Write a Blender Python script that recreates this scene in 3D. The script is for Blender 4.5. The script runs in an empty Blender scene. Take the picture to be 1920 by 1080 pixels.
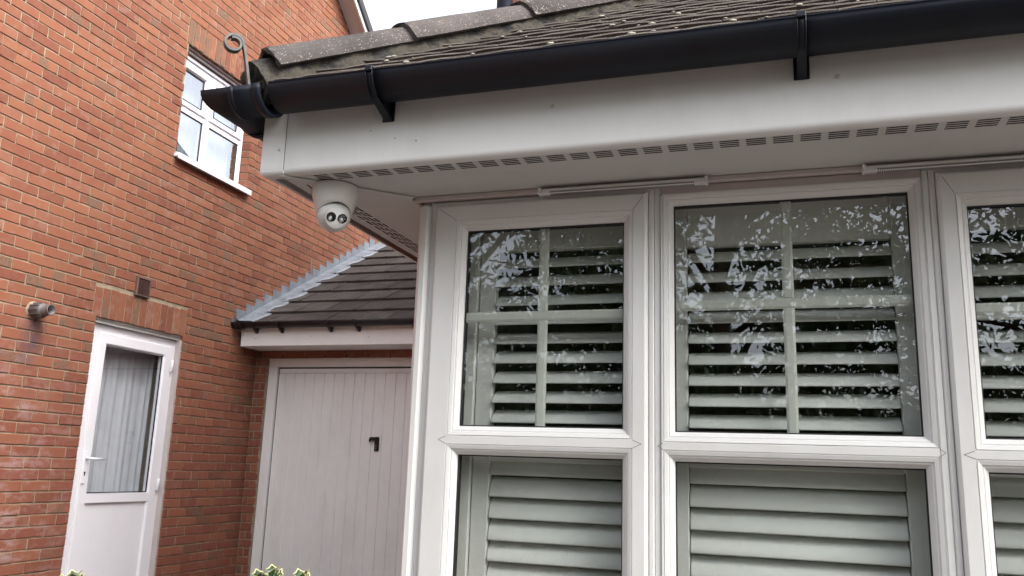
import bpy, math, random
import numpy as np
from mathutils import Vector, Matrix
random.seed(7); rng = np.random.default_rng(7)
H = 1.35                                    # eye height; every z below is measured from the eye and lifted by H when built
scene = bpy.context.scene
COL = scene.collection

# ---------------------------------------------------------------- camera
yaw, pitch, roll = 0.317384, 0.211008, 0.034429
fwd = Vector((-math.sin(yaw)*math.cos(pitch), math.cos(yaw)*math.cos(pitch), math.sin(pitch)))
rt0 = Vector((math.cos(yaw), math.sin(yaw), 0)); up0 = rt0.cross(fwd)
c_, s_ = math.cos(roll), math.sin(roll)
rt = rt0*c_ + up0*s_; up = up0*c_ - rt0*s_
cam = bpy.data.cameras.new('camera'); cam.sensor_width = 36; cam.lens = 1580.88/1920*36
cam.clip_start = 0.02; cam.clip_end = 500
co = bpy.data.objects.new('camera', cam); COL.objects.link(co)
m = Matrix((rt, up, -fwd)).transposed().to_4x4(); m.translation = Vector((0, 0, H)); co.matrix_world = m
scene.camera = co
# ---------------------------------------------------------------- sky and sun (bright overcast)
SUN_EL, SUN_AZ = math.radians(45), math.radians(110)      # azimuth clockwise from +Y
w = bpy.data.worlds.new('World'); scene.world = w; w.use_nodes = True
nt = w.node_tree; nt.nodes.clear()
sky = nt.nodes.new('ShaderNodeTexSky'); sky.sky_type = 'NISHITA'; sky.sun_disc = False
sky.sun_elevation = SUN_EL; sky.sun_rotation = SUN_AZ; sky.dust_density = 4.0; sky.air_density = 1.0; sky.ozone_density = 1.0
hs = nt.nodes.new('ShaderNodeHueSaturation'); hs.inputs['Saturation'].default_value = 0.30
bg = nt.nodes.new('ShaderNodeBackground'); bg.inputs['Strength'].default_value = 0.15
wo = nt.nodes.new('ShaderNodeOutputWorld')
nt.links.new(sky.outputs[0], hs.inputs['Color']); nt.links.new(hs.outputs[0], bg.inputs[0]); nt.links.new(bg.outputs[0], wo.inputs[0])
sun = bpy.data.lights.new('sun', 'SUN'); sun.energy = .66; sun.angle = math.radians(40); sun.color = (1, .97, .93)
so = bpy.data.objects.new('sun', sun); COL.objects.link(so)
sd = Vector((math.sin(SUN_AZ)*math.cos(SUN_EL), math.cos(SUN_AZ)*math.cos(SUN_EL), math.sin(SUN_EL)))
so.rotation_euler = sd.to_track_quat('Z', 'Y').to_euler(); so.location = (6, 6, 12)
scene.view_settings.view_transform = 'Standard'; scene.view_settings.look = 'None'
scene.view_settings.exposure = 1.85; scene.view_settings.gamma = 1
scene.render.engine = 'CYCLES'
scene.cycles.max_bounces = 10; scene.cycles.transparent_max_bounces = 16

# ---------------------------------------------------------------- node helpers
class NT:
    def __init__(s, name):
        s.m = bpy.data.materials.new(name); s.m.use_nodes = True; s.t = s.m.node_tree
        s.b = s.t.nodes['Principled BSDF']; s.out = s.t.nodes['Material Output']
        s.tc = s.n('ShaderNodeTexCoord')
    def n(s, ty, **kw):
        nd = s.t.nodes.new(ty)
        for k, v in kw.items(): setattr(nd, k, v)
        return nd
    def l(s, a, b): s.t.links.new(a, b)
    def val(s, sock, v):
        if isinstance(v, (int, float)): sock.default_value = v
        elif isinstance(v, tuple): sock.default_value = (*v, 1) if len(v) == 3 and sock.type == 'RGBA' else v
        else: s.l(v, sock)
    def noise(s, scale, detail=4, rough=.55, stretch=None, vec=None):
        nd = s.n('ShaderNodeTexNoise'); nd.inputs['Scale'].default_value = scale
        nd.inputs['Detail'].default_value = detail; nd.inputs['Roughness'].default_value = rough
        src = vec or s.tc.outputs['Object']
        if stretch:
            mp = s.n('ShaderNodeMapping'); mp.inputs['Scale'].default_value = stretch; s.l(src, mp.inputs[0]); src = mp.outputs[0]
        s.l(src, nd.inputs['Vector']); return nd.outputs['Fac']
    def ramp(s, fac, stops):
        nd = s.n('ShaderNodeValToRGB'); e = nd.color_ramp.elements
        while len(e) > 1: e.remove(e[-1])
        for i, (p, c) in enumerate(stops):
            x = e[0] if i == 0 else e.new(p)
            x.position = p; x.color = (*c, 1) if isinstance(c, tuple) else (c, c, c, 1)
        s.l(fac, nd.inputs[0]); return nd.outputs[0]
    def mix(s, fac, a, b, bt='MIX'):
        nd = s.n('ShaderNodeMix', data_type='RGBA', blend_type=bt)
        s.val(nd.inputs['Factor'], fac); s.val(nd.inputs['A'], a); s.val(nd.inputs['B'], b); return nd.outputs['Result']
    def math(s, op, a, b=0.0, c=0.0):
        nd = s.n('ShaderNodeMath', operation=op); s.val(nd.inputs[0], a); s.val(nd.inputs[1], b); s.val(nd.inputs[2], c)
        return nd.outputs[0]
    def bump(s, h, strength=.3, dist=.002):
        nd = s.n('ShaderNodeBump'); nd.inputs['Strength'].default_value = strength; nd.inputs['Distance'].default_value = dist
        s.l(h, nd.inputs['Height']); s.l(nd.outputs[0], s.b.inputs['Normal'])
    def attr(s, name):
        nd = s.n('ShaderNodeAttribute'); nd.attribute_name = name; return nd.outputs['Fac']
    def xyz(s):
        nd = s.n('ShaderNodeSeparateXYZ'); s.l(s.tc.outputs['Object'], nd.inputs[0]); return nd.outputs

def simple(name, col, rough=.5, var=.12, nscale=8, bump=0, bscale=200, spec=.5, metal=0, dirt=0):
    k = NT(name)
    f = k.noise(nscale, 5, .6)
    a = tuple(c*(1-var) for c in col); b = tuple(min(1, c*(1+var)) for c in col)
    c = k.ramp(f, [(.3, a), (.7, b)])
    if dirt:
        d = k.ramp(k.noise(3.2, 8, .7, (1, 1, .35)), [(.48, 0.0), (.75, 1.0)])
        c = k.mix(k.math('MULTIPLY', d, dirt), c, (.22, .19, .14))
    k.l(c, k.b.inputs['Base Color'])
    k.b.inputs['Roughness'].default_value = rough; k.b.inputs['Metallic'].default_value = metal
    k.b.inputs['Specular IOR Level'].default_value = spec
    if bump: k.bump(k.noise(bscale, 4, .6), bump, .002)
    return k.m

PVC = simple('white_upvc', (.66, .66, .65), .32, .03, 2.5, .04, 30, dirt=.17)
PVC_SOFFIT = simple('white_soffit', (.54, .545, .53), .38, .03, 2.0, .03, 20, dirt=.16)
PVC_BAR = simple('cream_glazing_bar', (.64, .655, .61), .5, .03, 4)
PVC_FAR = simple('bright_upvc', (.80, .80, .84), .3, .02, 3, dirt=.05)
PINK = simple('faded_pinkish_paint', (.50, .445, .43), .6, .06, 6, dirt=.2)
GPAINT = simple('garage_white_paint', (.87, .885, .875), .42, .03, 1.5, .03, 60, dirt=.16)
GUT = simple('black_gutter_plastic', (.006, .008, .015), .5, .3, 5, .05, 40, spec=.28)
GUT2 = simple('old_black_plastic', (.014, .013, .016), .45, .3, 12)
IRON = simple('weathered_iron', (.10, .095, .09), .65, .4, 60, .4, 220)
SEAM = simple('seam_grey', (.19, .18, .17), .8, .1)  # plain dark grey of joint lines and small caps
RUBBER = simple('black_gasket', (.008, .008, .01), .6, .1)
DARK = simple('dark_void', (.012, .012, .012), .9, .1)
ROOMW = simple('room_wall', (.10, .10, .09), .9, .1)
SHUT = simple('shutter_white', (.75, .76, .735), .42, .03, 3)
CURT = simple('net_curtain', (.56, .58, .60), .9, .08, 9)
BROWN = simple('brown_plastic', (.13, .075, .062), .5, .2, 30)
METAL = simple('dull_metal', (.13, .115, .115), .55, .2, 30, .2, 120, metal=.1)
LEADM = None
CAMW = simple('camera_white', (.60, .60, .58), .35, .02, 5)
LENS = simple('lens_black', (.004, .004, .006), .08, .1, spec=.8)
LED = simple('led_grey', (.35, .35, .37), .25, .1, 40, metal=.5)
WOOD = simple('bark', (.09, .065, .045), .9, .35, 14, .6, 40)

def brick_mat():
    k = NT('red_facing_brick')
    r1, r2 = k.attr('rnd'), k.attr('rnd2')
    base = k.ramp(r1, [(0, (.17, .057, .034)), (.22, (.215, .078, .042)), (.5, (.248, .094, .049)), (.75, (.272, .108, .056)), (1, (.238, .098, .059))])
    n1 = k.noise(26, 5, .65); n2 = k.noise(9, 4, .6)
    base = k.mix(k.ramp(n1, [(.35, 0.0), (.75, .4)]), base, (.29, .145, .105))
    base = k.mix(k.ramp(n2, [(.3, .35), (.55, 0.0)]), base, (.22, .055, .04))
    # pale kiss marks and buff or burnt patches on some bricks
    kiss = k.math('MULTIPLY', k.ramp(k.noise(13, 2, .5), [(.54, 0.0), (.62, .32)]), k.ramp(r2, [(.40, 0.0), (.45, 1.0), (.80, 1.0), (.82, 0.0)]))
    base = k.mix(kiss, base, (.29, .19, .155))
    buff = k.math('MULTIPLY', k.ramp(k.noise(11, 3, .5), [(.43, 0.0), (.52, .9)]), k.ramp(r2, [(.92, 0.0), (.95, .85)]))
    base = k.mix(buff, base, (.185, .115, .075))
    burnt = k.math('MULTIPLY', k.ramp(k.noise(70, 3, .6), [(.5, 0.0), (.62, .8)]), buff)
    base = k.mix(burnt, base, (.055, .045, .04))
    x = k.xyz(); z = k.math('SUBTRACT', x[2], H)
    # weathering: white bloom near the camera; low bricks redder, part damp, part painted shade
    low = k.math('MULTIPLY', k.n('ShaderNodeMapRange').outputs[0], 1.0)
    mr = low.node.inputs[0].links[0].from_node; k.l(z, mr.inputs[0])
    mr.inputs[1].default_value = 1.1; mr.inputs[2].default_value = -.1
    lowb = k.math('MULTIPLY', low, k.ramp(r1, [(0, .0), (.35, .75), (.6, .15), (1, .7)]))
    base = k.mix(k.math('MULTIPLY', lowb, .65), base, (.20, .058, .045))
    mr2 = k.n('ShaderNodeMapRange'); k.l(x[1], mr2.inputs[0]); mr2.inputs[1].default_value = 5.0; mr2.inputs[2].default_value = 4.0
    eff = k.math('MULTIPLY', k.math('MULTIPLY', low, mr2.outputs[0]), k.ramp(k.noise(5.5, 6, .7, (1, 1, 2.2)), [(.5, 0.0), (.68, .85)]))
    base = k.mix(eff, base, (.44, .33, .33))
    # soot below the flue
    dy = k.math('DIVIDE', k.math('SUBTRACT', x[1], 4.24), .10); dz = k.math('DIVIDE', k.math('SUBTRACT', z, .72), .22)
    rr = k.math('ADD', k.math('MULTIPLY', dy, dy), k.math('MULTIPLY', dz, dz))
    soot = k.math('MULTIPLY', k.math('SUBTRACT', 1.0, k.math('MINIMUM', rr, 1.0)), k.ramp(k.noise(18, 4, .6), [(.3, .2), (.6, .8)]))
    base = k.mix(soot, base, (.10, .075, .09))
    k.l(base, k.b.inputs['Base Color']); k.b.inputs['Roughness'].default_value = .85; k.b.inputs['Specular IOR Level'].default_value = .3
    k.bump(k.noise(160, 5, .7), .5, .003)
    return k.m
BRICK = brick_mat()
def mortar_mat(name='sandy_mortar', c=(.33, .265, .185)):
    k = NT(name)
    b = k.ramp(k.noise(14, 6, .65), [(.3, tuple(v*.72 for v in c)), (.7, tuple(min(1, v*1.2) for v in c))])
    k.l(b, k.b.inputs['Base Color']); k.b.inputs['Roughness'].default_value = .95
    k.bump(k.noise(220, 5, .7), .7, .004); return k.m
MORTAR = mortar_mat()
def bricktex_mat():
    k = NT('plain_brickwork')
    x = k.xyz(); cb = k.n('ShaderNodeCombineXYZ'); k.l(k.math('ADD', x[0], x[1]), cb.inputs[0]); k.l(x[2], cb.inputs[1])
    bt = k.n('ShaderNodeTexBrick'); k.l(cb.outputs[0], bt.inputs['Vector'])
    bt.inputs['Scale'].default_value = 1; bt.inputs['Brick Width'].default_value = .2187; bt.inputs['Row Height'].default_value = .0735
    bt.inputs['Mortar Size'].default_value = .005; bt.inputs['Color1'].default_value = (.33, .09, .055, 1)
    bt.inputs['Color2'].default_value = (.43, .14, .08, 1); bt.inputs['Mortar'].default_value = (.34, .26, .17, 1)
    k.l(bt.outputs[0], k.b.inputs['Base Color']); k.b.inputs['Roughness'].default_value = .9; return k.m
BTEX = bricktex_mat()
def tile_mat(name, dark, light, speck=.5, tint=None):
    k = NT(name)
    c = k.ramp(k.noise(6, 6, .65), [(.3, dark), (.7, light)])
    r = k.attr('rnd'); c = k.mix(.55, c, k.ramp(r, [(0, .55), (1, 1.35)]), 'MULTIPLY')
    v = k.n('ShaderNodeTexVoronoi'); v.inputs['Scale'].default_value = 170; k.l(k.tc.outputs['Object'], v.inputs['Vector'])
    sp = k.math('MULTIPLY', k.ramp(v.outputs['Distance'], [(.16, 1.0), (.3, 0.0)]), k.ramp(k.noise(60, 3), [(.45, 0.0), (.6, speck)]))
    c = k.mix(sp, c, (.42, .38, .36))
    l = k.ramp(k.noise(4.5, 7, .75), [(.66, 0.0), (.70, .8)])
    c = k.mix(k.math('MULTIPLY', l, speck), c, (.46, .45, .40))
    k.l(c, k.b.inputs['Base Color']); k.b.inputs['Roughness'].default_value = .92; k.b.inputs['Specular IOR Level'].default_value = .25
    k.bump(k.noise(240, 5, .75), .8, .004); return k.m
TILE = tile_mat('weathered_plain_tile', (.045, .032, .03), (.10, .075, .068), .35)
TILE_EDGE = tile_mat('worn_tile_edge', (.095, .080, .070), (.175, .150, .130), .3)
HIP = tile_mat('speckled_hip_tile', (.055, .049, .047), (.118, .103, .097), .9)
GTILE = tile_mat('dark_interlocking_tile', (.043, .038, .036), (.088, .077, .072), .25)
def moss_mortar():
    k = NT('mossy_mortar')
    c = k.ramp(k.noise(16, 7, .7), [(.36, (.012, .012, .014)), (.46, (.042, .038, .034)), (.52, (.085, .074, .055)), (.58, (.055, .050, .042)), (.68, (.13, .115, .092))])
    k.l(c, k.b.inputs['Base Color']); k.b.inputs['Roughness'].default_value = .97
    k.bump(k.noise(90, 7, .8), 1.0, .012); return k.m
MOSSM = moss_mortar()
LICHEN = simple('pale_lichen', (.30, .28, .235), .95, .45, 120, .8, 300)
def lead_mat():
    k = NT('grey_lead')
    c = k.ramp(k.noise(9, 6, .7), [(.3, (.15, .17, .20)), (.6, (.26, .285, .32)), (.8, (.38, .40, .42))])
    k.l(c, k.b.inputs['Base Color']); k.b.inputs['Roughness'].default_value = .5; k.b.inputs['Metallic'].default_value = .25
    k.bump(k.noise(18, 4, .6), .5, .01); return k.m
LEADM = lead_mat()
def glass_mat(name, tint, ior):
    k = NT(name); k.t.nodes.remove(k.b)
    tr = k.n('ShaderNodeBsdfTransparent'); tr.inputs[0].default_value = (*tint, 1)
    gl = k.n('ShaderNodeBsdfGlossy'); gl.inputs['Roughness'].default_value = 0.004; gl.inputs[0].default_value = (.93, .96, 1, 1)
    fr = k.n('ShaderNodeFresnel'); fr.inputs['IOR'].default_value = ior
    ge = k.n('ShaderNodeNewGeometry')
    mx = k.n('ShaderNodeMixShader')
    f = k.math('MULTIPLY', fr.outputs[0], k.math('SUBTRACT', 1.0, ge.outputs['Backfacing']))
    bp = k.n('ShaderNodeBump'); bp.inputs['Strength'].default_value = .05; bp.inputs['Distance'].default_value = .01
    k.l(k.noise(2.2, 1, .4), bp.inputs['Height']); k.l(bp.outputs[0], gl.inputs['Normal'])
    k.l(f, mx.inputs[0]); k.l(tr.outputs[0], mx.inputs[1]); k.l(gl.outputs[0], mx.inputs[2]); k.l(mx.outputs[0], k.out.inputs[0])
    return k.m
GLASS = glass_mat('green_tinted_glazing', (.895, .905, .895), 1.95)
GLASS2 = glass_mat('clear_glazing', (.94, .95, .96), 1.9)
GLASS3 = glass_mat('silvered_glazing', (.90, .93, .95), 4.6)

def leaf_mat(name, c1, c2, rough=.45):
    k = NT(name); c = k.ramp(k.attr('rnd'), [(0, c1), (1, c2)])
    k.l(c, k.b.inputs['Base Color']); k.b.inputs['Roughness'].default_value = rough
    return k.m
LEAF = leaf_mat('tree_leaf', (.025, .05, .012), (.07, .12, .03))
HOLLYG = leaf_mat('holly_green', (.018, .045, .022), (.04, .085, .04), .3)
HOLLYY = leaf_mat('holly_cream', (.50, .49, .20), (.60, .58, .32), .3)
STRAW = leaf_mat('dry_straw', (.35, .22, .11), (.62, .46, .25), .7)

# ---------------------------------------------------------------- mesh builder
class MB:
    def __init__(s): s.v = []; s.f = []; s.mi = []; s.r = []; s.r2 = []; s.sm = []
    def add(s, vs, fs, mi=0, rnd=None, rnd2=None, smooth=False):
        o = len(s.v); s.v.extend([tuple(p) for p in vs]); r = random.random() if rnd is None else rnd
        r2 = random.random() if rnd2 is None else rnd2
        for f in fs:
            s.f.append(tuple(o+i for i in f)); s.mi.append(mi); s.r.append(r); s.r2.append(r2); s.sm.append(smooth)
    def box(s, x0, x1, y0, y1, z0, z1, mi=0, bev=0):
        if x0 > x1: x0, x1 = x1, x0
        if y0 > y1: y0, y1 = y1, y0
        if z0 > z1: z0, z1 = z1, z0
        if bev <= 0:
            vs = [(x, y, z) for x in (x0, x1) for y in (y0, y1) for z in (z0, z1)]
            s.add(vs, [(0, 1, 3, 2), (4, 6, 7, 5), (0, 4, 5, 1), (2, 3, 7, 6), (0, 2, 6, 4), (1, 5, 7, 3)], mi); return
        b = bev; vs = []; idx = {}
        for ix, x in enumerate((x0, x1)):
            for iy, y in enumerate((y0, y1)):
                for iz, z in enumerate((z0, z1)):
                    sx, sy, sz = (1-2*ix), (1-2*iy), (1-2*iz)
                    for a, p in enumerate(((x, y+sy*b, z+sz*b), (x+sx*b, y, z+sz*b), (x+sx*b, y+sy*b, z))):
                        idx[(ix, iy, iz, a)] = len(vs); vs.append(p)
        fs = []; g = lambda *k: idx[k]
        for i in (0, 1):
            fs.append((g(i,0,0,0), g(i,0,1,0), g(i,1,1,0), g(i,1,0,0)))
            fs.append((g(0,i,0,1), g(1,i,0,1), g(1,i,1,1), g(0,i,1,1)))
            fs.append((g(0,0,i,2), g(0,1,i,2), g(1,1,i,2), g(1,0,i,2)))
        for i in (0, 1):
            for j in (0, 1):
                fs.append((g(0,i,j,1), g(1,i,j,1), g(1,i,j,2), g(0,i,j,2)))
                fs.append((g(i,0,j,0), g(i,1,j,0), g(i,1,j,2), g(i,0,j,2)))
                fs.append((g(i,j,0,0), g(i,j,1,0), g(i,j,1,1), g(i,j,0,1)))
        for i in (0,1):
            for j in (0,1):
                for k2 in (0,1): fs.append((g(i,j,k2,0), g(i,j,k2,1), g(i,j,k2,2)))
        s.add(vs, fs, mi)
    def ring(s, x0, x1, z0, z1, prof, mi=0, axis='y', smooth=False):
        """mitred rectangular ring; prof = [(inset, depth)...]; axis 'y': faces -Y, depth is y; axis 'x': u along Y, faces +X, depth is x"""
        vs = []; n = len(prof)
        for d, y in prof:
            for (a, b) in ((x0+d, z0+d), (x1-d, z0+d), (x1-d, z1-d), (x0+d, z1-d)):
                vs.append((a, y, b) if axis == 'y' else (y, a, b))
        fs = []
        for i in range(n-1):
            for j in range(4): fs.append((i*4+j, i*4+(j+1) % 4, (i+1)*4+(j+1) % 4, (i+1)*4+j))
        s.add(vs, fs, mi, smooth=smooth)
    def sweep(s, pts, prof_dirs, closed=True, mi=0, caps=True, smooth=False):
        """pts: list of lists - each cross-section given as explicit points"""
        n = len(pts[0]); vs = [p for sec in pts for p in sec]; fs = []
        for i in range(len(pts)-1):
            for j in range(n if closed else n-1):
                a = i*n+j; b = i*n+(j+1) % n; fs.append((a, b, b+n, a+n))
        s.add(vs, fs, mi, smooth=smooth)
        if caps:
            o = len(s.v)-len(vs)
            for e in (0, len(pts)-1):
                s.f.append(tuple(o+e*n+j for j in range(n))); s.mi.append(mi); s.r.append(.5); s.r2.append(.5); s.sm.append(False)
    def lathe(s, c, prof, axis=Vector((0, 0, 1)), seg=32, mi=0, smooth=True):
        ax = axis.normalized(); e1 = ax.orthogonal().normalized(); e2 = ax.cross(e1); c = Vector(c)
        secs = []
        for r, h in prof: secs.append([tuple(c + ax*h + (e1*math.cos(t)+e2*math.sin(t))*r) for t in [2*math.pi*i/seg for i in range(seg)]])
        s.sweep(secs, None, True, mi, True, smooth)
    def tube(s, path, rad, seg=8, mi=0):
        P = [Vector(p) for p in path]; secs = []
        for i, p in enumerate(P):
            t = (P[min(i+1, len(P)-1)]-P[max(i-1, 0)]).normalized()
            a = t.orthogonal().normalized() if i == 0 else (e1 - t*e1.dot(t)).normalized()
            e1 = a; e2 = t.cross(e1); r = rad[i] if isinstance(rad, (list, tuple)) else rad
            secs.append([tuple(p+(e1*math.cos(q)+e2*math.sin(q))*r) for q in [2*math.pi*k/seg for k in range(seg)]])
        s.sweep(secs, None, True, mi, True, True)
    def build(s, name, mats, parent=None, attrs=False):
        me = bpy.data.meshes.new(name)
        v = np.array(s.v, dtype=np.float32); v[:, 2] += H
        me.from_pydata(v.tolist(), [], s.f)
        if not isinstance(mats, (list, tuple)): mats = [mats]
        for m_ in mats: me.materials.append(m_)
        me.polygons.foreach_set('material_index', s.mi)
        me.polygons.foreach_set('use_smooth', s.sm)
        a = me.attributes.new('rnd', 'FLOAT', 'FACE'); a.data.foreach_set('value', s.r)
        a = me.attributes.new('rnd2', 'FLOAT', 'FACE'); a.data.foreach_set('value', s.r2)
        me.update()
        import bmesh
        if len(s.f) < 60000:
            bm = bmesh.new(); bm.from_mesh(me); bmesh.ops.recalc_face_normals(bm, faces=bm.faces); bm.to_mesh(me); bm.free()
        o = bpy.data.objects.new(name, me); COL.objects.link(o)
        if parent is not None:
            o.parent = parent
            b = Vector((0, 0, 0)); p = parent
            while p is not None: b += Vector(p.location); p = p.parent
            o.location = -b
        return o
def thing(name, loc, label, cat, group=None):
    o = bpy.data.objects.new(name, None); COL.objects.link(o); o.location = loc; o.empty_display_size = .2
    o['label'] = label; o['category'] = cat
    if group: o['group'] = group
    return o
def tag(o, label=None, cat=None, group=None, kind=None):
    if label: o['label'] = label
    if cat: o['category'] = cat
    if group: o['group'] = group
    if kind: o['kind'] = kind
    return o

# ---------------------------------------------------------------- bricks
CH, BL, BJ = .0735, .2187, .0095
def add_brick(mb, fr, u0, u1, z0, z1, rnd=None, rnd2=None):
    """fr = (origin, U, N): one brick with ragged arrises standing on the wall face"""
    O, U, N = fr
    if u1-u0 < .012 or z1-z0 < .012: return
    nseg = 5 if u1-u0 > .12 else 3
    out = []
    us = np.linspace(u0, u1, nseg+1)
    for u in us[:-1]: out.append((u, z0))
    out.append((u1, z0)); out.append((u1, (z0+z1)/2))
    for u in us[::-1][:-1]: out.append((u, z1))
    out.append((u0, z1)); out.append((u0, (z0+z1)/2))
    # the two corner duplicates are removed
    o2 = []
    for p in out:
        if not o2 or (abs(p[0]-o2[-1][0])+abs(p[1]-o2[-1][1])) > 1e-6: o2.append(p)
    if abs(o2[0][0]-o2[-1][0])+abs(o2[0][1]-o2[-1][1]) < 1e-6: o2.pop()
    uc, zc = (u0+u1)/2, (z0+z1)/2; d0 = random.gauss(0, .0009); tu = random.gauss(0, .006); tz = random.gauss(0, .012)
    A, B, C = [], [], []
    for (u, z) in o2:
        ju, jz = random.gauss(0, .0008), random.gauss(0, .0009)
        ui, zi = u+ju, z+jz; dep = d0 + tu*(u-uc) + tz*(z-zc)
        ins = random.uniform(.002, .0042)
        su, sz = (1 if u < uc else -1), (1 if z < zc else -1)
        on_u = abs(u-u0) < 1e-6 or abs(u-u1) < 1e-6; on_z = abs(z-z0) < 1e-6 or abs(z-z1) < 1e-6
        fi = (ui + (su*ins if on_u else 0), zi + (sz*ins if on_z else 0))
        A.append(O + U*fi[0] + Vector((0, 0, fi[1])) + N*dep)
        B.append(O + U*ui + Vector((0, 0, zi)) + N*(dep-.0028))
        C.append(O + U*ui + Vector((0, 0, zi)) + N*(-.024))
    n = len(o2); fs = [tuple(range(n))]
    for i in range(n):
        j = (i+1) % n; fs.append((i, n+i, n+j, j)); fs.append((n+i, 2*n+i, 2*n+j, n+j))
    mb.add(A+B+C, fs, 0, rnd, rnd2)
def brick_wall(mb, fr, u0, u1, z0, z1, holes=(), phase_z=-.028, phase_u=0.0, top=None, soldiers=()):
    k0 = math.floor((z0-phase_z)/CH); k1 = math.ceil((z1-phase_z)/CH)
    allh = list(holes)+list(soldiers)
    for k in range(k0, k1):
        za = phase_z+k*CH; zb = za+CH-BJ; zm = (za+zb)/2
        if zb > z1+.02 or zb < z0: continue
        ua, ub = u0, u1
        if top: 
            lim = top(zb); ua, ub = max(ua, lim[0]), min(ub, lim[1])
        if ub-ua < .02: continue
        cut = [(h[0], h[1]) for h in allh if h[2] < zm < h[3]]
        segs = [(ua, ub)]
        for c0, c1 in cut:
            ns = []
            for a, b in segs:
                if c1 <= a or c0 >= b: ns.append((a, b)); continue
                if c0 > a: ns.append((a, c0-(BJ/2 if (c0, c1) in [(q[0], q[1]) for q in soldiers] else 0)))
                if c1 < b: ns.append((c1+(BJ/2 if (c0, c1) in [(q[0], q[1]) for q in soldiers] else 0), b))
            segs = ns
        off = phase_u + (BL/2 if k % 2 else 0) + random.uniform(-.012, .012)
        for a, b in segs:
            i = math.floor((a-off)/BL)
            while off+i*BL < b:
                p = off+i*BL+BJ/2; q = p+BL-BJ; i += 1
                p += random.uniform(-.002, .002); q += random.uniform(-.002, .002)
                p, q = max(p, a), min(q, b)
                if q-p > .02: add_brick(mb, fr, p, q, za+random.gauss(0, .0007), zb+random.gauss(0, .0007))
    for (a, b, c, d) in soldiers:
        n = max(1, round((b-a)/CH)); wd = (b-a)/n
        for i in range(n):
            add_brick(mb, fr, a+i*wd+BJ/2, a+(i+1)*wd-BJ/2, c+random.gauss(0, .002), d+random.gauss(0, .002), None, random.choice([.1, .5, .6, .95]))
def slab_with_holes(mb, fr, u0, u1, z0, z1, holes, n0, n1, mi=1, topf=None):
    """mortar body of a wall as boxes round the openings"""
    O, U, N = fr
    us = sorted(set([u0, u1]+[h[i] for h in holes for i in (0, 1)])); zs = sorted(set([z0, z1]+[h[i] for h in holes for i in (2, 3)]))
    us = [u for u in us if u0 <= u <= u1]; zs = [z for z in zs if z0 <= z <= z1]
    def pt(u, z, n): return O+U*u+Vector((0, 0, z))+N*n
    solid = lambda u, z: u0 < u < u1 and z0 < z < z1 and not any(h[0] < u < h[1] and h[2] < z < h[3] for h in holes)
    for i in range(len(us)-1):
        for j in range(len(zs)-1):
            a, b, c, d = us[i], us[i+1], zs[j], zs[j+1]; um, zm = (a+b)/2, (c+d)/2
            if not solid(um, zm): continue
            P = [pt(a, c, n1), pt(b, c, n1), pt(b, d, n1), pt(a, d, n1), pt(a, c, n0), pt(b, c, n0), pt(b, d, n0), pt(a, d, n0)]
            fs = [(0, 1, 2, 3), (4, 7, 6, 5)]
            if not solid(us[i]-1e-4, zm): fs.append((0, 3, 7, 4))
            if not solid(us[i+1]+1e-4, zm): fs.append((1, 5, 6, 2))
            if not solid(um, zs[j]-1e-4): fs.append((0, 4, 5, 1))
            if not solid(um, zs[j+1]+1e-4): fs.append((3, 2, 6, 7))
            mb.add(P, fs, mi)

# ================================================================ GROUND
mb = MB(); mb.box(-60, 60, -60, 60, -H-.3, -H)
k = NT('block_paving')
bt = k.n('ShaderNodeTexBrick'); k.l(k.tc.outputs['Object'], bt.inputs['Vector']); bt.inputs['Scale'].default_value = 1
bt.inputs['Brick Width'].default_value = .2; bt.inputs['Row Height'].default_value = .1; bt.inputs['Mortar Size'].default_value = .003
bt.inputs['Color1'].default_value = (.085, .072, .064, 1); bt.inputs['Color2'].default_value = (.11, .09, .08, 1); bt.inputs['Mortar'].default_value = (.12, .1, .08, 1)
k.l(bt.outputs[0], k.b.inputs['Base Color']); k.b.inputs['Roughness'].default_value = .9
tag(mb.build('ground', k.m), kind='structure')

# ================================================================ NEIGHBOUR HOUSE (left)
XW = -4.7
nh = thing('brick_house', (XW, 5.1, 0), 'two-storey red brick house on the left with white side door and small upstairs window', 'house')
FR = (Vector((XW, 0, 0)), Vector((0, 1, 0)), Vector((1, 0, 0)))
DOOR = (4.765, 5.70, -H, .972); WIN = (5.355, 6.318, 2.412, 3.42)
AD = (4.725, 5.715, .972, 1.187); AW = (5.33, 6.345, 3.42, 3.645)
RK = .77
def gable(z):   # limits of the wall at height z under the rakes
    return (.6 if z < 3.65 else .6+(z-3.65)/RK, 9.6 if z < 3.65 else 9.6-(z-3.65)/RK)
mb = MB()
VENT_H = (5.10, 5.238, 1.205, 1.338)
brick_wall(mb, FR, .6, 9.6, -H, 7.0, holes=[DOOR, WIN], soldiers=[AD, AW], top=gable, phase_u=.083)
# brick returns inside the openings: right-hand jambs seen from the drive
def jamb(u, z0, z1, depth):
    fr2 = (Vector((XW, u, 0)), Vector((-1, 0, 0)), Vector((0, -1, 0)))
    kk = math.floor((z0+.028)/CH)
    while -.028+kk*CH < z1:
        za = -.028+kk*CH; zb = za+CH-BJ; kk += 1
        if za >= z0-.03 and zb <= z1+.02: add_brick(mb, fr2, .003, depth, max(za, z0), zb)
jamb(WIN[1]+.0, WIN[2], WIN[3], .1)
slab_with_holes(mb, FR, .6, 9.6, -H, 3.6, [DOOR, (WIN[0], WIN[1]+.0065, WIN[2], WIN[3])], -.30, -.0065)
# gable triangle of the mortar body
P = [(XW+a, y, z) for a in (-.0065, -.30) for (y, z) in ((.6, 3.6), (9.6, 3.6), (5.1, 3.6+4.5*RK))]
mb.add(P, [(0, 1, 2), (3, 5, 4), (0, 2, 5, 3), (1, 4, 5, 2)], 1)
mb.build('wall', [BRICK, MORTAR], nh)
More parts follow.
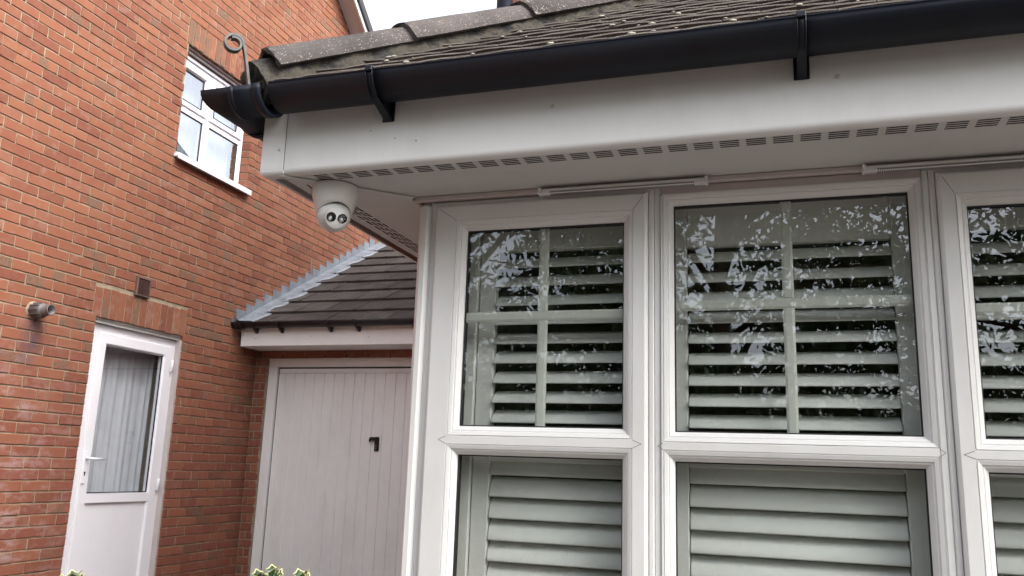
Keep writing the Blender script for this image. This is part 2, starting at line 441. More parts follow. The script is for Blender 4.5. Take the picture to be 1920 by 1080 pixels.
# far walls and floor slab that close the house
mb = MB(); mb.box(-11.5, -11.2, .6, 9.6, -H, 3.6); mb.box(-11.2, XW-.3, .6, .9, -H, 3.6); mb.box(-11.2, XW-.3, 9.3, 9.6, -H, 3.6)
mb.box(-11.2, XW-.3, .9, 9.3, 1.35, 1.55)
mb.add([(-11.5, .6, 3.6), (-11.5, 9.6, 3.6), (-11.5, 5.1, 7.06)], [(0, 1, 2)])
mb.build('outer_wall', BTEX, nh)
# roof with verge
mb = MB()
for sgn in (-1, 1):
    e = 5.1+sgn*4.85; ze = 7.16-4.85*RK
    n = Vector((0, sgn*RK, 1)).normalized()
    for (t0, t1, mi) in ((.0, .06, 0),):
        a = [(x, y, z) for x in (-11.8, XW+.235) for (y, z) in ((5.1, 7.16), (e, ze))]
        b = [tuple(Vector(p)+n*.06) for p in a]
        mb.add(a+b, [(0, 1, 3, 2), (4, 6, 7, 5), (0, 4, 5, 1), (2, 3, 7, 6), (0, 2, 6, 4), (1, 5, 7, 3)], 0)
mb.build('roof', GTILE, nh)
def rake_strip(name, x0, x1, o0, o1, mat):
    mb = MB()
    for sgn in (-1, 1):
        ye = 5.1+sgn*4.8
        P = []
        for x in (x0, x1):
            for o in (o0, o1): P += [(x, 5.1, 7.08+o), (x, ye, 7.08+o-4.8*RK)]
        mb.add(P, [(0, 1, 3, 2), (4, 6, 7, 5), (0, 4, 5, 1), (2, 3, 7, 6), (0, 2, 6, 4), (1, 5, 7, 3)])
    return mb.build(name, mat, nh)
rake_strip('verge_soffit', XW-.0, XW+.19, .0, .02, PINK)
rake_strip('bargeboard', XW+.192, XW+.212, -.03, .075, PVC_FAR)
rake_strip('verge_trim', XW+.213, XW+.24, .03, .10, GUT2)

# side door
XD = -4.762
mb = MB()
mb.ring(4.80, 5.70, -H+.0, .934, [(0, XD-.07), (0, XD+.0), (.004, XD+.004), (.060, XD+.004), (.063, XD-.002), (.10, XD-.002)], axis='x')
mb.ring(4.862, 5.638, -1.10, .874, [(0, XD-.05), (0, XD+.016), (.004, XD+.020), (.072, XD+.020), (.082, XD+.010), (.086, XD-.03)], axis='x')
mb.box(XD-.03, XD+.0198, 4.93, 5.57, -.340, -.276, 0)
door = mb.build('door', PVC_FAR, nh); tag(door, 'white plastic side door, glazed above a solid panel')
mb = MB(); mb.box(XD-.012, XD+.002, 4.93, 5.57, -1.05, -.335); mb.build('door_panel', PVC_FAR, door)
mb = MB(); mb.box(XD-.012, XD-.002, 4.93, 5.57, -.28, .815); mb.build('pane', GLASS2, door)
mb = MB(); mb.ring(4.945, 5.552, -.273, .80, [(0, XD+.004), (.0, XD+.006), (.007, XD+.004), (.007, XD-.001)], axis='x'); mb.build('gasket', RUBBER, door)
mb = MB(); mb.box(XD+.02, XD+.029, 4.868, 4.898, -.205, .018, bev=.003)
mb.tube([(XD+.026, 4.884, -.03), (XD+.062, 4.884, -.03), (XD+.068, 4.892, -.031), (XD+.068, 5.01, -.033)], [.011, .010, .010, .008], 10)
hd = mb.build('handle', PVC_FAR, door)
mb = MB(); mb.lathe((XD+.028, 4.884, -.128), [(.0, .0), (.007, .0), (.007, .004), (0, .004)], Vector((1, 0, 0)), 12)
mb.box(XD+.0285, XD+.0315, 4.880, 4.888, -.150, -.132); mb.build('keyhole', DARK, hd)
for z in (.72, -.22, -.95):
    mb = MB(); mb.box(XD+.018, XD+.027, 5.637, 5.656, z-.045, z+.045, bev=.004); mb.lathe((XD+.024, 5.655, z-.05), [(.0065, 0), (.0065, .1)], seg=10)
    mb.build('hinge', PVC_FAR, door)
mb = MB(); mb.box(XD-.02, XD+.035, 4.768, 5.698, .936, .958); mb.box(XD-.04, XD+.045, 4.768, 5.698, .958, .9715)
mb.build('door_head_trim', PVC_SOFFIT, nh)
mb = MB(); mb.box(XD+.0, XD+.052, 5.684, 5.6995, -H, .936); mb.build('sealant_strip', PINK, nh)
mb = MB(); mb.box(XD-.10, XD+.10, 4.77, 5.69, -H, -1.15); mb.build('doorstep', MORTAR, nh)

# upstairs window
XN = -4.792
mb = MB()
mb.ring(5.36, 6.312, 2.44, 3.335, [(0, XN-.06), (0, XN), (.003, XN+.003), (.052, XN+.003), (.055, XN-.004), (.062, XN-.004)], axis='x')
mb.box(XN-.05, XN+.003, 5.745, 5.825, 2.49, 3.285); mb.box(XN-.05, XN+.0025, 5.40, 6.26, 2.868, 2.935)
def sash(a, b, c, d, pr=.014):
    mb.ring(a, b, c, d, [(0, XN-.02), (0, XN+pr), (.003, XN+pr+.003), (.040, XN+pr+.003), (.050, XN+.002), (.052, XN-.03)], axis='x')
sash(5.395, 5.765, 2.918, 3.30); sash(5.80, 6.27, 2.918, 3.30)
uw = mb.build('window', PVC_FAR, nh); tag(uw, 'small white four-light upstairs window')
for (a, b, c, d) in ((5.40, 5.76, 2.93, 3.29), (5.83, 6.26, 2.93, 3.29), (5.41, 5.745, 2.49, 2.868), (5.825, 6.26, 2.49, 2.868)):
    mb = MB(); mb.box(XN-.02, XN-.012, a, b, c, d); mb.build('pane', GLASS3, uw)
    mb = MB(); q = .046 if c > 2.9 else 0
    mb.ring(a+q, b-q, c+q, d-q, [(0, XN-.011), (0, XN-.007), (.009, XN-.007), (.009, XN-.012)], axis='x'); mb.build('gasket', RUBBER, uw)
mb = MB(); mb.box(XN-.03, XN+.135, 5.335, 6.335, 2.405, 2.436, bev=.004); mb.box(XN+.13, XN+.143, 5.336, 6.334, 2.385, 2.4355, bev=.003)
mb.build('window_sill', PVC_FAR, nh)
mb = MB(); mb.box(XN-.05, XN+.020, 5.36, 6.314, 3.337, 3.36); mb.box(XN-.05, XN+.045, 5.36, 6.314, 3.385, 3.395)
mb.build('head_trim', PVC_FAR, nh)
mb = MB(); mb.box(XN-.05, XN+.012, 5.36, 6.314, 3.3605, 3.3845); mb.box(XN-.05, XN+.070, 5.36, 6.314, 3.3955, 3.4185)
mb.build('lintel', BROWN, nh)
# louvred wall vent
mb = MB(); y0, y1, z0, z1 = 5.096, 5.242, 1.196, 1.345
mb.ring(y0, y1, z0, z1, [(0, XW-.01), (0, XW+.018), (.003, XW+.021), (.012, XW+.021), (.014, XW+.006)], axis='x')
n = 11
for i in range(n):
    z = z0+.016+(z1-z0-.034)*(i+.5)/n
    mb.add([(XW+.006, y0+.012, z+.004), (XW+.006, y1-.012, z+.004), (XW+.020, y1-.012, z-.003), (XW+.020, y0+.012, z-.003),
            (XW+.006, y0+.012, z+.0015), (XW+.006, y1-.012, z+.0015), (XW+.020, y1-.012, z-.0055), (XW+.020, y0+.012, z-.0055)],
           [(0, 1, 2, 3), (4, 7, 6, 5), (3, 2, 6, 7), (0, 4, 5, 1)])
mb.box(XW-.004, XW+.004, y0+.003, y1-.003, z0+.003, z1-.003)
tag(mb.build('air_vent', BROWN, nh), 'brown louvred vent above the side door')
# flue
fy, fz = 4.228, .912
mb = MB(); mb.lathe((XW-.01, fy, fz), [(.040, 0), (.062, .0), (.060, .012), (.040, .020)], Vector((1, 0, 0)), 24, 0)
mb.build('flue_collar', MORTAR, nh)
mb = MB(); mb.lathe((XW, fy, fz), [(.047, 0), (.047, .085), (.044, .092), (.036, .094), (.036, .150), (.0365, .153), (.030, .153), (.029, .05), (.0, .05)], Vector((1, 0, 0)), 28)
for i in range(10):
    t = 2*math.pi*i/10; a = Vector((0, math.cos(t), math.sin(t))); b = Vector((0, -math.sin(t), math.cos(t)))
    c = Vector((XW+.01, fy, fz)); Q = []
    for X_, r in ((0, .046), (.08, .046), (0, .053), (.072, .052)):
        for sg in (-1, 1): Q.append(c+Vector((X_, 0, 0))+a*r+b*(.003*sg))
    mb.add(Q, [(0, 2, 3, 1), (4, 5, 7, 6), (0, 4, 6, 2), (1, 3, 7, 5), (2, 6, 7, 3)])
tag(mb.build('flue_pipe', METAL, nh), 'stubby ribbed boiler flue')
mb = MB(); mb.lathe((XW+.052, fy, fz), [(.0, 0), (.0285, 0), (.0285, .004), (0, .004)], Vector((1, 0, 0)), 20); mb.build('flue_bore', DARK, nh)

def curtain(name, x, y0, y1, z0, z1, folds, amp, label, cat, mat=CURT):
    mb = MB(); n = folds*10; secs = []
    for i in range(n+1):
        t = i/n; y = y0+(y1-y0)*t
        ph = t*folds*2*math.pi + 1.9*math.sin(t*7.1)+.9*math.sin(t*17+1)
        dx = amp*(.65+.5*math.sin(t*11+2))*(math.sin(ph)+.35*math.sin(2.3*ph+1))
        secs.append([(x+dx*(.5+.5*q)+.004*math.sin(5*t+q*2), y+.008*math.sin(9*t+q*3), z1+(z0-z1)*q) for q in (0, .25, .5, .75, 1)])
    mb.sweep(secs, None, False, 0, False, True)
    o = mb.build(name, mat); return tag(o, label, cat)
c1 = curtain('net_curtain', -4.90, 4.86, 5.62, -1.1, .84, 9, .022, 'pale pleated net curtain behind the glass of the side door', 'curtain')
c2 = curtain('net_curtain', -4.93, 5.60, 6.30, 2.42, 3.32, 12, .012, 'pale net curtain inside the small upstairs window', 'curtain')

# ================================================================ GARAGE
YG = 6.725
ga = thing('garage', (-3, YG, 0), 'single brick garage with white ribbed up-and-over door beside the brick house', 'garage')
FG = (Vector((0, YG, 0)), Vector((1, 0, 0)), Vector((0, -1, 0)))
GD = (-4.582, -2.24, -H, .957)
mb = MB()
brick_wall(mb, FG, -4.693, -1.25, -H, 1.02, holes=[GD], phase_u=.06)
slab_with_holes(mb, FG, -4.7, -1.25, -H, 1.15, [GD], -.22, -.0065)
mb.box(-4.7, -4.585, YG-.0, YG+.1, -H, -H+.01, 1)
mb.build('wall', [BRICK, MORTAR], ga)
mb = MB(); mb.box(-1.45, -1.25, YG+.225, 11, -H, 1.2); mb.box(-4.68, -1.45, 10.8, 11, -H, 1.2); mb.build('outer_wall', BTEX, ga)
# frame
mb = MB(); yf = YG+.045
mb.box(-4.580, -4.492, yf, yf+.07, -H, .955, bev=.004); mb.box(-2.33, -2.242, yf, yf+.07, -H, .955, bev=.004)
mb.box(-4.492, -2.33, yf, yf+.07, .850, .9545, bev=.004); mb.box(-4.575, -2.245, yf-.012, yf+.02, .905, .956, bev=.003)
gfr = mb.build('door_frame', GPAINT, ga)
# door leaf with pressed ribs
xs0, xs1 = -4.482, -2.340; yd = yf+.03
mb = MB()
grooves = [-4.411+.1026*i for i in range(21) if -4.411+.1026*i < -2.38]
prof = [(xs0, yd+.02), (xs0, yd), (xs0+.02, yd)]
for g in grooves: prof += [(g-.0060, yd), (g-.0045, yd+.013), (g+.0015, yd+.013), (g+.0090, yd)]
prof += [(xs1-.02, yd), (xs1, yd), (xs1, yd+.02)]
secs = [[(x, y, z) for x, y in prof] for z in (-H+.02, .795)]
mb.sweep(secs, None, False, 0, False)
prof2 = [(x, min(y, yd+.003) if y < yd+.015 else y) for x, y in prof]
mb.box(xs0, xs1, yd-.001, yd+.02, .797, .838, bev=.004)
mb.box(xs0+.0, xs1, yd+.012, yd+.03, -H+.02, .83)
for g in grooves: mb.box(g-.004, g-.0015, yd-.0016, yd-.0008, .7935, .7985, 1)
gd = mb.build('garage_door', [GPAINT, SEAM], ga); tag(gd, 'white vertically ribbed up-and-over door')
mb = MB(); hx, hz = -3.432, .108
mb.box(hx-.020, hx+.024, yd-.016, yd-.001, hz, hz+.125, bev=.006)
mb.box(hx-.060, hx+.016, yd-.036, yd-.017, hz+.092, hz+.122, bev=.006); mb.box(hx-.066, hx-.048, yd-.033, yd-.019, hz+.080, hz+.112, bev=.004)
gh = mb.build('handle', simple('black_handle', (.006, .006, .008), .3, .1), gd)
mb = MB(); mb.lathe((hx+.0, yd-.0165, hz+.045), [(.0, 0), (.008, 0), (.008, .003), (0, .003)], Vector((0, -1, 0)), 14); mb.box(hx-.0055, hx+.0055, yd-.0185, yd-.0165, hz+.012, hz+.03)
mb.build('lock_barrel', METAL, gh)
mb = MB(); mb.box(-4.49, -2.33, yd+.0, yd+.02, .839, .8495); mb.box(-4.491, -4.483, yd+.004, yd+.02, -H, .84); mb.build('door_gap', DARK, ga)
# eaves
mb = MB(); mb.box(-4.640, -1.15, 6.408, 6.424, .993, 1.165, bev=.004); mb.box(-4.640, -1.15, 6.4245, YG-.002, .994, 1.006)
mb.box(-4.655, -4.6405, 6.405, YG-.004, .992, 1.15, bev=.003)
gf = mb.build('fascia', GPAINT, ga)
for i in range(6):
    mb = MB(); mb.lathe((-4.50+i*.56, 6.408, 1.06+.015*(i % 2)), [(0, 0), (.004, 0), (.0035, .003), (0, .004)], Vector((0, -1, 0)), 10); mb.build('nail_cap', SEAM, gf)
mb = MB(); R = .05
def u_prof(r, t, n=12): 
    o = [(r*math.cos(a), r*math.sin(a)) for a in [math.pi+math.pi*i/n for i in range(n+1)]]
    i_ = [((r-t)*math.cos(a), (r-t)*math.sin(a)) for a in [2*math.pi-math.pi*i/n for i in range(n+1)]]
    return o+i_
secs = [[(x, 6.345+a, 1.195+b) for a, b in u_prof(.052, .003)] for x in (-4.695, -1.1)]
mb.sweep(secs, None, True, 0, True, True)
for x in (-4.66, -4.62): mb.sweep([[(x+q, 6.345+a, 1.195+b) for a, b in u_prof(.056, .003)] for q in (0, .025)], None, True, 0, True)
mb.lathe((-4.695, 6.345, 1.195), [(.0, 0), (.052, 0), (.052, .003), (0, .003)], Vector((-1, 0, 0)), 20)
gg = mb.build('gutter', GUT2, ga)
for x in (-4.50, -4.24, -3.75, -3.48, -2.95, -2.4):
    mb = MB(); mb.sweep([[(x+q, 6.345+a, 1.195+b) for a, b in u_prof(.056, .003)] for q in (0, .022)], None, True, 0, True)
    mb.add([(x+q, y, z) for q in (0, .022) for (y, z) in ((6.33, 1.145), (6.4075, 1.15), (6.4075, 1.105), (6.40, 1.105))], [(0, 1, 2, 3), (4, 7, 6, 5), (0, 3, 7, 4), (3, 2, 6, 7), (0, 4, 5, 1)])
    mb.build('gutter_bracket', GUT2, gg)
# roof: courses of flat interlocking tiles
T = .55; sl = Vector((0, 1, T)).normalized(); nrm = Vector((0, -T, 1)).normalized()
mb = MB(); O = Vector((0, 6.36, 1.165)); g = .33
for r in range(14):
    x = -4.695 - (.15 if r % 2 else 0)
    while x < -1.12:
        a, b = max(x, -4.69)+.0015, min(x+.296, -1.12)
        if b-a > .02:
            base = O+sl*(g*r-.0); lift = random.gauss(0, .0012)
            lo = base+nrm*(.028+lift); hi = base+sl*(g+.05)+nrm*(.004+lift)
            P = []
            for q in (a, b):
                for p in (lo, hi): P.append((q, p.y, p.z))
                for p in (lo-nrm*.020, hi-nrm*.016): P.append((q, p.y, p.z))
            mb.add(P, [(0, 1, 5, 4), (2, 6, 7, 3), (0, 4, 6, 2), (1, 3, 7, 5), (0, 2, 3, 1), (4, 5, 7, 6)])
            # raised interlock rib
            mb.add([(b-.022, *(lo+nrm*.004).yz), (b-.022, *(hi+nrm*.004).yz), (b-.004, *(hi+nrm*.004).yz), (b-.004, *(lo+nrm*.004).yz),
                    (b-.024, *lo.yz), (b-.024, *hi.yz), (b-.002, *hi.yz), (b-.002, *lo.yz)], [(0, 1, 2, 3), (4, 0, 3, 7), (4, 5, 1, 0), (3, 2, 6, 7)])
        x += .2985
mb.add([(-4.69, *(O+sl*-.0-nrm*.02).yz), (-1.12, *(O-nrm*.02).yz), (-1.12, *(O+sl*4.8-nrm*.02).yz), (-4.69, *(O+sl*4.8-nrm*.02).yz)], [(0, 1, 2, 3)])
gr = mb.build('roof', GTILE, ga)
# stepped lead flashing
mb = MB(); pts = []
y_t = lambda i: 6.36+.1335*i+ (-.01 if i == 0 else 0); z_b = 1.333
fold = lambda y: 1.247+.548*(y-6.424)
i0 = 0
for i in range(19):
    ya, yb = y_t(i)-.0, y_t(i+1); zt = z_b+.0735*i
    lap = .0035 + .0025*((i//6) % 2) + .0015*(i/19)
    P = [(XW+lap, ya, zt), (XW+lap, yb-.004, zt-.004), (XW+lap, yb-.004, fold(yb)), (XW+lap, ya, fold(ya))]
    if i == 0: P = [(XW+lap, ya, zt), (XW+lap, yb-.004, zt-.004), (XW+lap, yb-.004, fold(yb)), (XW+lap, ya+.03, fold(ya)-.02)]
    Q = [(XW-.004, y, z) for _, y, z in P]
    mb.add(P+Q, [(0, 1, 2, 3), (0, 4, 5, 1), (0, 3, 7, 4), (1, 5, 6, 2)], 0, .5)
# roll at the fold and apron dressed over the tiles
ny = 160; secs = []
for i in range(ny+1):
    y = 6.375+ (9.05-6.375)*i/ny; z = fold(y)
    tile = ((y-6.36)/ (g*sl.y)) % 1.0
    wdt = .15+.018*math.sin(y*9)+.012*math.sin(y*23+1) + .03*tile
    rz = lambda x_, up_: (XW+x_, y, z+up_)
    roofz = 1.165+T*(y-6.36)+.036 - .024*tile + .003*math.sin(y*31)
    secs.append([rz(.004, .004), rz(.014, .010), rz(.03, .002), (XW+.06, y, (z+roofz)/2+.006), (XW+wdt*.75, y, roofz+.012+.003*math.sin(y*40)), (XW+wdt, y, roofz+.006), (XW+wdt+.002, y, roofz-.002)])
mb.sweep(secs, None, False, 0, False, True)
for yv, in ((7.50,), (8.74,)):
    z = fold(yv)
    mb.add([(XW+.010, yv, z+.24), (XW+.010, yv+.012, z+.24), (XW+.010, yv+.035, z+.01), (XW+.010, yv+.023, z+.0)], [(0, 1, 2, 3)])
fl = mb.build('lead_flashing', LEADM, gr); tag(fl, 'stepped grey lead flashing up the brick wall')

# ================================================================ OWN HOUSE (right, with the bay)
ho = thing('bay_house', (1.0, 3.3, 0), 'near house with white framed bay window under a tiled hipped canopy and black gutter', 'house')
YB = 2.1; ZS = .743; YF = 1.83; XL = -1.318; XR = 3.6
FH = (Vector((0, 3.3, 0)), Vector((1, 0, 0)), Vector((0, -1, 0)))
mb = MB(); brick_wall(mb, FH, -1.143, .2, 1.6, 4.2, phase_u=.02)
mb.box(-1.143, 5, 3.3065, 3.6, ZS, 4.25, 1)
mb.build('wall', [BRICK, MORTAR], ho)
mb = MB(); mb.box(-1.14, -.88, 3.6, 9.4, -H, 4.25); mb.box(4.75, 5, 3.6, 9.4, -H, 4.25); mb.box(-1.14, 5, 9.15, 9.4, -H, 4.25)
mb.box(.98, 3.6, YB+.02, YB+.2, -H, ZS); mb.box(3.4, 5, YB+.2, 3.6, -H, ZS-.003)
mb.box(-.95, -.86, YB+.12, 3.6, -H, ZS-.002)
mb.box(-.975, .98, YB-.01, YB+.12, -H, -.66); mb.box(.205, 5, 3.27, 3.3, 1.6, 4.2)
mb.build('outer_wall', BTEX, ho)
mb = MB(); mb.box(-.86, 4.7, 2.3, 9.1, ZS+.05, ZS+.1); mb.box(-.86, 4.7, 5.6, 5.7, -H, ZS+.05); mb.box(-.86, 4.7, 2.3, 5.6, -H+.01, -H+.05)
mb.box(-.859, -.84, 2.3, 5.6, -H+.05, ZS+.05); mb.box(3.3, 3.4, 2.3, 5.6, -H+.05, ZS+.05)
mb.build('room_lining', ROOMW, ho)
mb = MB()
mb.add([(x, y, z) for x in (-1.4, 5.3) for (y, z) in ((3.05, 4.3), (6.35, 5.9), (9.65, 4.3))], [(0, 1, 2), (3, 5, 4), (0, 3, 4, 1), (1, 4, 5, 2), (0, 2, 5, 3)])
mb.build('main_roof', GTILE, ho)
mb = MB(); mb.lathe((-1.143, 3.235, 1.2), [(.036, 0), (.036, 3.1)], seg=20)
for z in (.55, 1.9): mb.lathe((-1.143, 3.235, 1.2+z), [(.036, 0), (.042, .0), (.042, .05), (.036, .05)], seg=20)
mb.build('downpipe', simple('blue_black_pipe', (.035, .04, .06), .35, .1), ho)

# --- fascia: J profile, rounded lower edge
def fascia_prof(y_out, sgn=1):
    r = .016; pts = [(y_out, .955), (y_out, ZS+r)]
    for i in range(1, 6): a = i/5*math.pi/2; pts.append((y_out+r*(1-math.cos(a)), ZS+r-r*math.sin(a)))
    pts += [(y_out+.0205, ZS), (y_out+.0205, ZS+.006), (y_out+.019, ZS+.008), (y_out+.018, .955)]
    return pts
mb = MB()
# front run and left return share a mitre
pf = fascia_prof(0)
mb.sweep([[(XR, YF+a, z) for a, z in pf], [(XL+.0+a*1.0 if False else XL+a, YF+a, z) for a, z in pf]], None, True, 0, True, False)
fo = mb.build('fascia', PVC, ho)
mb = MB(); mb.sweep([[(XL+a, YF+a, z) for a, z in pf], [(XL+a, 3.30, z) for a, z in pf]], None, True, 0, True, False); mb.build('side_fascia', PVC, fo)
# corner trim, 3 mm proud
mb = MB(); d = .0035
def off(pf, d):
    r = .018; o = [(-d, .950), (-d, ZS+r)]
    for i in range(1, 6): a = i/5*math.pi/2; o.append((-d+r*(1-math.cos(a)), ZS-d+r-r*math.sin(a)+.0))
    o += [(.024, ZS-d), (.024, ZS-.0005), (.016, ZS+.0005), (-.0004, ZS+.02), (-.0004, .950)]
    return o
pt = off(pf, d)
mb.sweep([[(-1.2525, YF+a, z) for a, z in pt], [(XL+a, YF+a, z) for a, z in pt], [(XL+a, YF+.066, z) for a, z in pt]], None, True, 0, True, False)
ct = mb.build('corner_trim', PVC, fo)
mb = MB(); mb.box(-1.2524, -1.2510, YF-.0012, YF-.0002, ZS+.014, .95); mb.build('joint_line', SEAM, fo)
for (x, z, r) in ((-1.268, .812, .0045), (-.514, .859, .0048), (.13, .860, .0062), (-.93, .815, .0018), (-.87, .803, .0018), (-1.0, .842, .0016), (.92, .86, .005)):
    mb = MB(); yy = YF-(.0036 if x < -1.26 else .0003)
    mb.lathe((x, yy, z), [(0, -.0005), (r, -.0005), (r*.92, .0012), (r*.5, .0018), (0, .002)], Vector((0, -1, 0)), 16); mb.build('fixing_cap', PINK if r > .003 else SEAM, fo)
# --- soffit boards with slotted vents (real slots cut through)
def grid_sheet(mb, P00, eu, ev, U, V, slots, th=Vector((0, 0, .006)), inside=None, mi=0):
    us = sorted(set([0, U]+[round(s_[i], 5) for s_ in slots for i in (0, 1)])); vs_ = sorted(set([0, V]+[round(s_[i], 5) for s_ in slots for i in (2, 3)]))
    slotset = {(round(s_[0], 5), round(s_[2], 5)) for s_ in slots}
    for j in range(len(vs_)-1):
        run = None
        for i in range(len(us)-1):
            hole = (us[i], vs_[j]) in slotset
            if hole:
                if run is not None: emit(mb, P00, eu, ev, run, us[i], vs_[j], vs_[j+1], mi); run = None
            elif run is None: run = us[i]
        if run is not None: emit(mb, P00, eu, ev, run, us[-1], vs_[j], vs_[j+1], mi)
def emit(mb, P, eu, ev, a, b, c, d, mi):
    mb.add([P+eu*a+ev*c, P+eu*b+ev*c, P+eu*b+ev*d, P+eu*a+ev*d], [(0, 1, 2, 3)], mi)
mb = MB()
# front strip: X from -1.27 to XR, Y 1.846..2.1 ; the mitre cuts the left corner
x0 = -.711 - .0585*8
slots = []; xx = x0
ys = [1.857+.0112*i for i in range(4)]
while xx < XR-.1:
    for yv in ys: slots.append((xx+1.25, xx+1.25+.043, yv-1.846, yv-1.846+.0064))
    xx += .0585
V0 = ys[-1]+.012-1.846
sl_ok = [s_ for s_ in slots if s_[0] > .02+s_[2]*.9]
P0 = Vector((-1.25, 1.846, ZS+.001)); grid_sheet(mb, P0, Vector((1, 0, 0)), Vector((0, 1, 0)), XR+1.25, V0, sl_ok)
mb.add([(-1.25+V0, 1.846+V0, ZS+.001), (XR, 1.846+V0, ZS+.001), (XR, YB+.02, ZS+.001), (-.98, YB+.02, ZS+.001)], [(0, 1, 2, 3)])
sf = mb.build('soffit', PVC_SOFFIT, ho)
# side strip along the return (X -1.273 .. -.96)
mb = MB(); slots = []; yy = 1.93
xs_ = [-1.243+.0128*i for i in range(4)]
while yy < 3.2:
    for q, xv in enumerate(xs_): slots.append((yy-1.83+(.012*q), yy-1.83+.043+(.012*q), xv+1.273, xv+1.273+.0078))
    yy += .0585
slots = [s_ for s_ in slots if s_[0] > .03+s_[2]]
P1 = Vector((-1.273, 1.83, ZS+.0005))
# staggered slots: one narrow sheet per slot row
rows = sorted(set(round(s_[2], 5) for s_ in slots)); prev = 0
st_ = lambda v: max(0.0, v-.004)
for rv in rows:
    emit(mb, P1, Vector((0, 1, 0)), Vector((1, 0, 0)), st_(prev), 1.47, prev, rv, 0)
    seg = sorted([s_ for s_ in slots if abs(s_[2]-rv) < 1e-4]); c = st_(rv)
    for s_ in seg: emit(mb, P1, Vector((0, 1, 0)), Vector((1, 0, 0)), c, s_[0], rv, rv+.0078, 0); c = s_[1]
    emit(mb, P1, Vector((0, 1, 0)), Vector((1, 0, 0)), c, 1.47, rv, rv+.0078, 0); prev = rv+.0078
q_ = [P1+Vector((prev, st_(prev), 0)), P1+Vector((prev, 1.47, 0)), P1+Vector((.32, 1.47, 0)), P1+Vector((.32, st_(.32), 0))]
mb.add(q_, [(0, 1, 2, 3)], 0)
# cut away where it would run under the front strip: shift it 2 mm up there by dropping the front triangle below
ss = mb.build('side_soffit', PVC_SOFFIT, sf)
ss.location.z += .0024
mb = MB()   # mitre strip
A, B = Vector((-1.268, 1.838, ZS-.0012)), Vector((-.965, 2.112, ZS-.0012)); dd = (B-A).normalized(); pp = Vector((-dd.y, dd.x, 0))
secs = [[p+pp*-.012, p+pp*-.008+Vector((0, 0, -.003)), p+pp*.008+Vector((0, 0, -.003)), p+pp*.012, p+Vector((0, 0, .002))] for p in (A, B)]
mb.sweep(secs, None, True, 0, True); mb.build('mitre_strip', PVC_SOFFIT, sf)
mb = MB(); mb.box(-1.27, XR, 1.86, 3.28, ZS+.06, ZS+.07); mb.build('void_lining', DARK, sf)
mb = MB(); mb.box(-.99, XR, YB-.018, YB-.002, ZS-.014, ZS+.0005, bev=.003); mb.box(-.992, -.978, YB-.018, 3.28, ZS-.013, ZS+.0003, bev=.003)
mb.build('soffit_bead', PINK, sf)

# --- gutter
def gsec(cx, cy, r, t, kind):
    out = []
    n = 14
    o = [(r*math.cos(a), r*.98*math.sin(a)) for a in [math.pi+math.pi*i/n for i in range(n+1)]]
    i_ = [((r-t)*math.cos(a), (r-t)*.98*math.sin(a)) for a in [2*math.pi-math.pi*i/n for i in range(n+1)]]
    lip = [(-r-.002, .004), (-r+.005, .004)]
    pr = o+i_
    for a, b in pr:
        if kind == 'x': out.append((cx, cy+a, .948+b))
        elif kind == 'y': out.append((cx+a, cy, .948+b))
        else: out.append((cx+a, cy+a, .948+b))
    return out
GC, GX = 1.768, -1.383
mb = MB(); mb.sweep([gsec(XR, GC, .058, .003, 'x'), gsec(-1.24, GC, .058, .003, 'x')], None, True, 0, True, True)
# rolled front lip
mb.tube([(XR, GC-.0565, .949), (-1.24, GC-.0565, .949)], .0032, 8)
gu = mb.build('gutter', GUT, ho)
mb = MB(); mb.sweep([gsec(-1.262, GC, .0615, .003, 'x'), gsec(GX, GC, .0615, .003, 'm'), gsec(GX, 1.90, .0615, .003, 'y')], None, True, 0, True, True)
mb.sweep([gsec(-1.285, GC, .0655, .003, 'x'), gsec(-1.262, GC, .0655, .003, 'x')], None, True, 0, True, True)
mb.sweep([gsec(-1.36, GC, .0625, .002, 'x'), gsec(-1.352, GC, .0645, .002, 'x'), gsec(-1.344, GC, .0625, .002, 'x')], None, True, 0, True, True)
mb.sweep([gsec(GX, 1.88, .0655, .003, 'y'), gsec(GX, 1.903, .0655, .003, 'y')], None, True, 0, True, True)
mb.build('gutter_corner', GUT, gu)
mb = MB(); mb.sweep([gsec(GX, 1.90, .058, .003, 'y'), gsec(GX, 3.3, .058, .003, 'y')], None, True, 0, True, True); mb.build('side_gutter', GUT, gu)
def bracket(x, wd=.020):
    mb = MB()
    mb.sweep([gsec(x-wd/2, GC, .0625, .003, 'x'), gsec(x+wd/2, GC, .0625, .003, 'x')], None, True, 0, True, True)
    for q in (-wd/2, wd/2-.003): mb.sweep([gsec(x+q, GC, .0645, .003, 'x'), gsec(x+q+.003, GC, .0645, .003, 'x')], None, True, 0, True, True)
    mb.box(x-wd/2, x+wd/2, GC-.068, GC-.050, .943, .957, bev=.002)
    # gusset to the fascia
    for (w2, pts) in ((.0045, [(1.722, .915), (1.742, .897), (YF-.002, .868), (YF-.002, .93), (1.80, .92)]),):
        n = len(pts); mb.add([(x+s2*w2, y, z) for s2 in (-1, 1) for y, z in pts], [tuple(range(n)), tuple(range(n, 2*n))[::-1]]+[(i, (i+1) % n, n+(i+1) % n, n+i) for i in range(n)])
    pts = [(1.728, .905), (1.745, .890), (YF-.001, .861), (YF-.001, .869), (1.752, .896), (1.735, .912)]
    n = len(pts); mb.add([(x+s2*.010, y, z) for s2 in (-1, 1) for y, z in pts], [tuple(range(n)), tuple(range(n, 2*n))[::-1]]+[(i, (i+1) % n, n+(i+1) % n, n+i) for i in range(n)])
    mb.box(x-.017, x+.017, YF-.0045, YF-.0003, .860, .945, bev=.002)
    return mb.build('gutter_bracket', GUT, gu)
for x in (-.950, .056, 1.06, 2.06, 3.06): bracket(x)

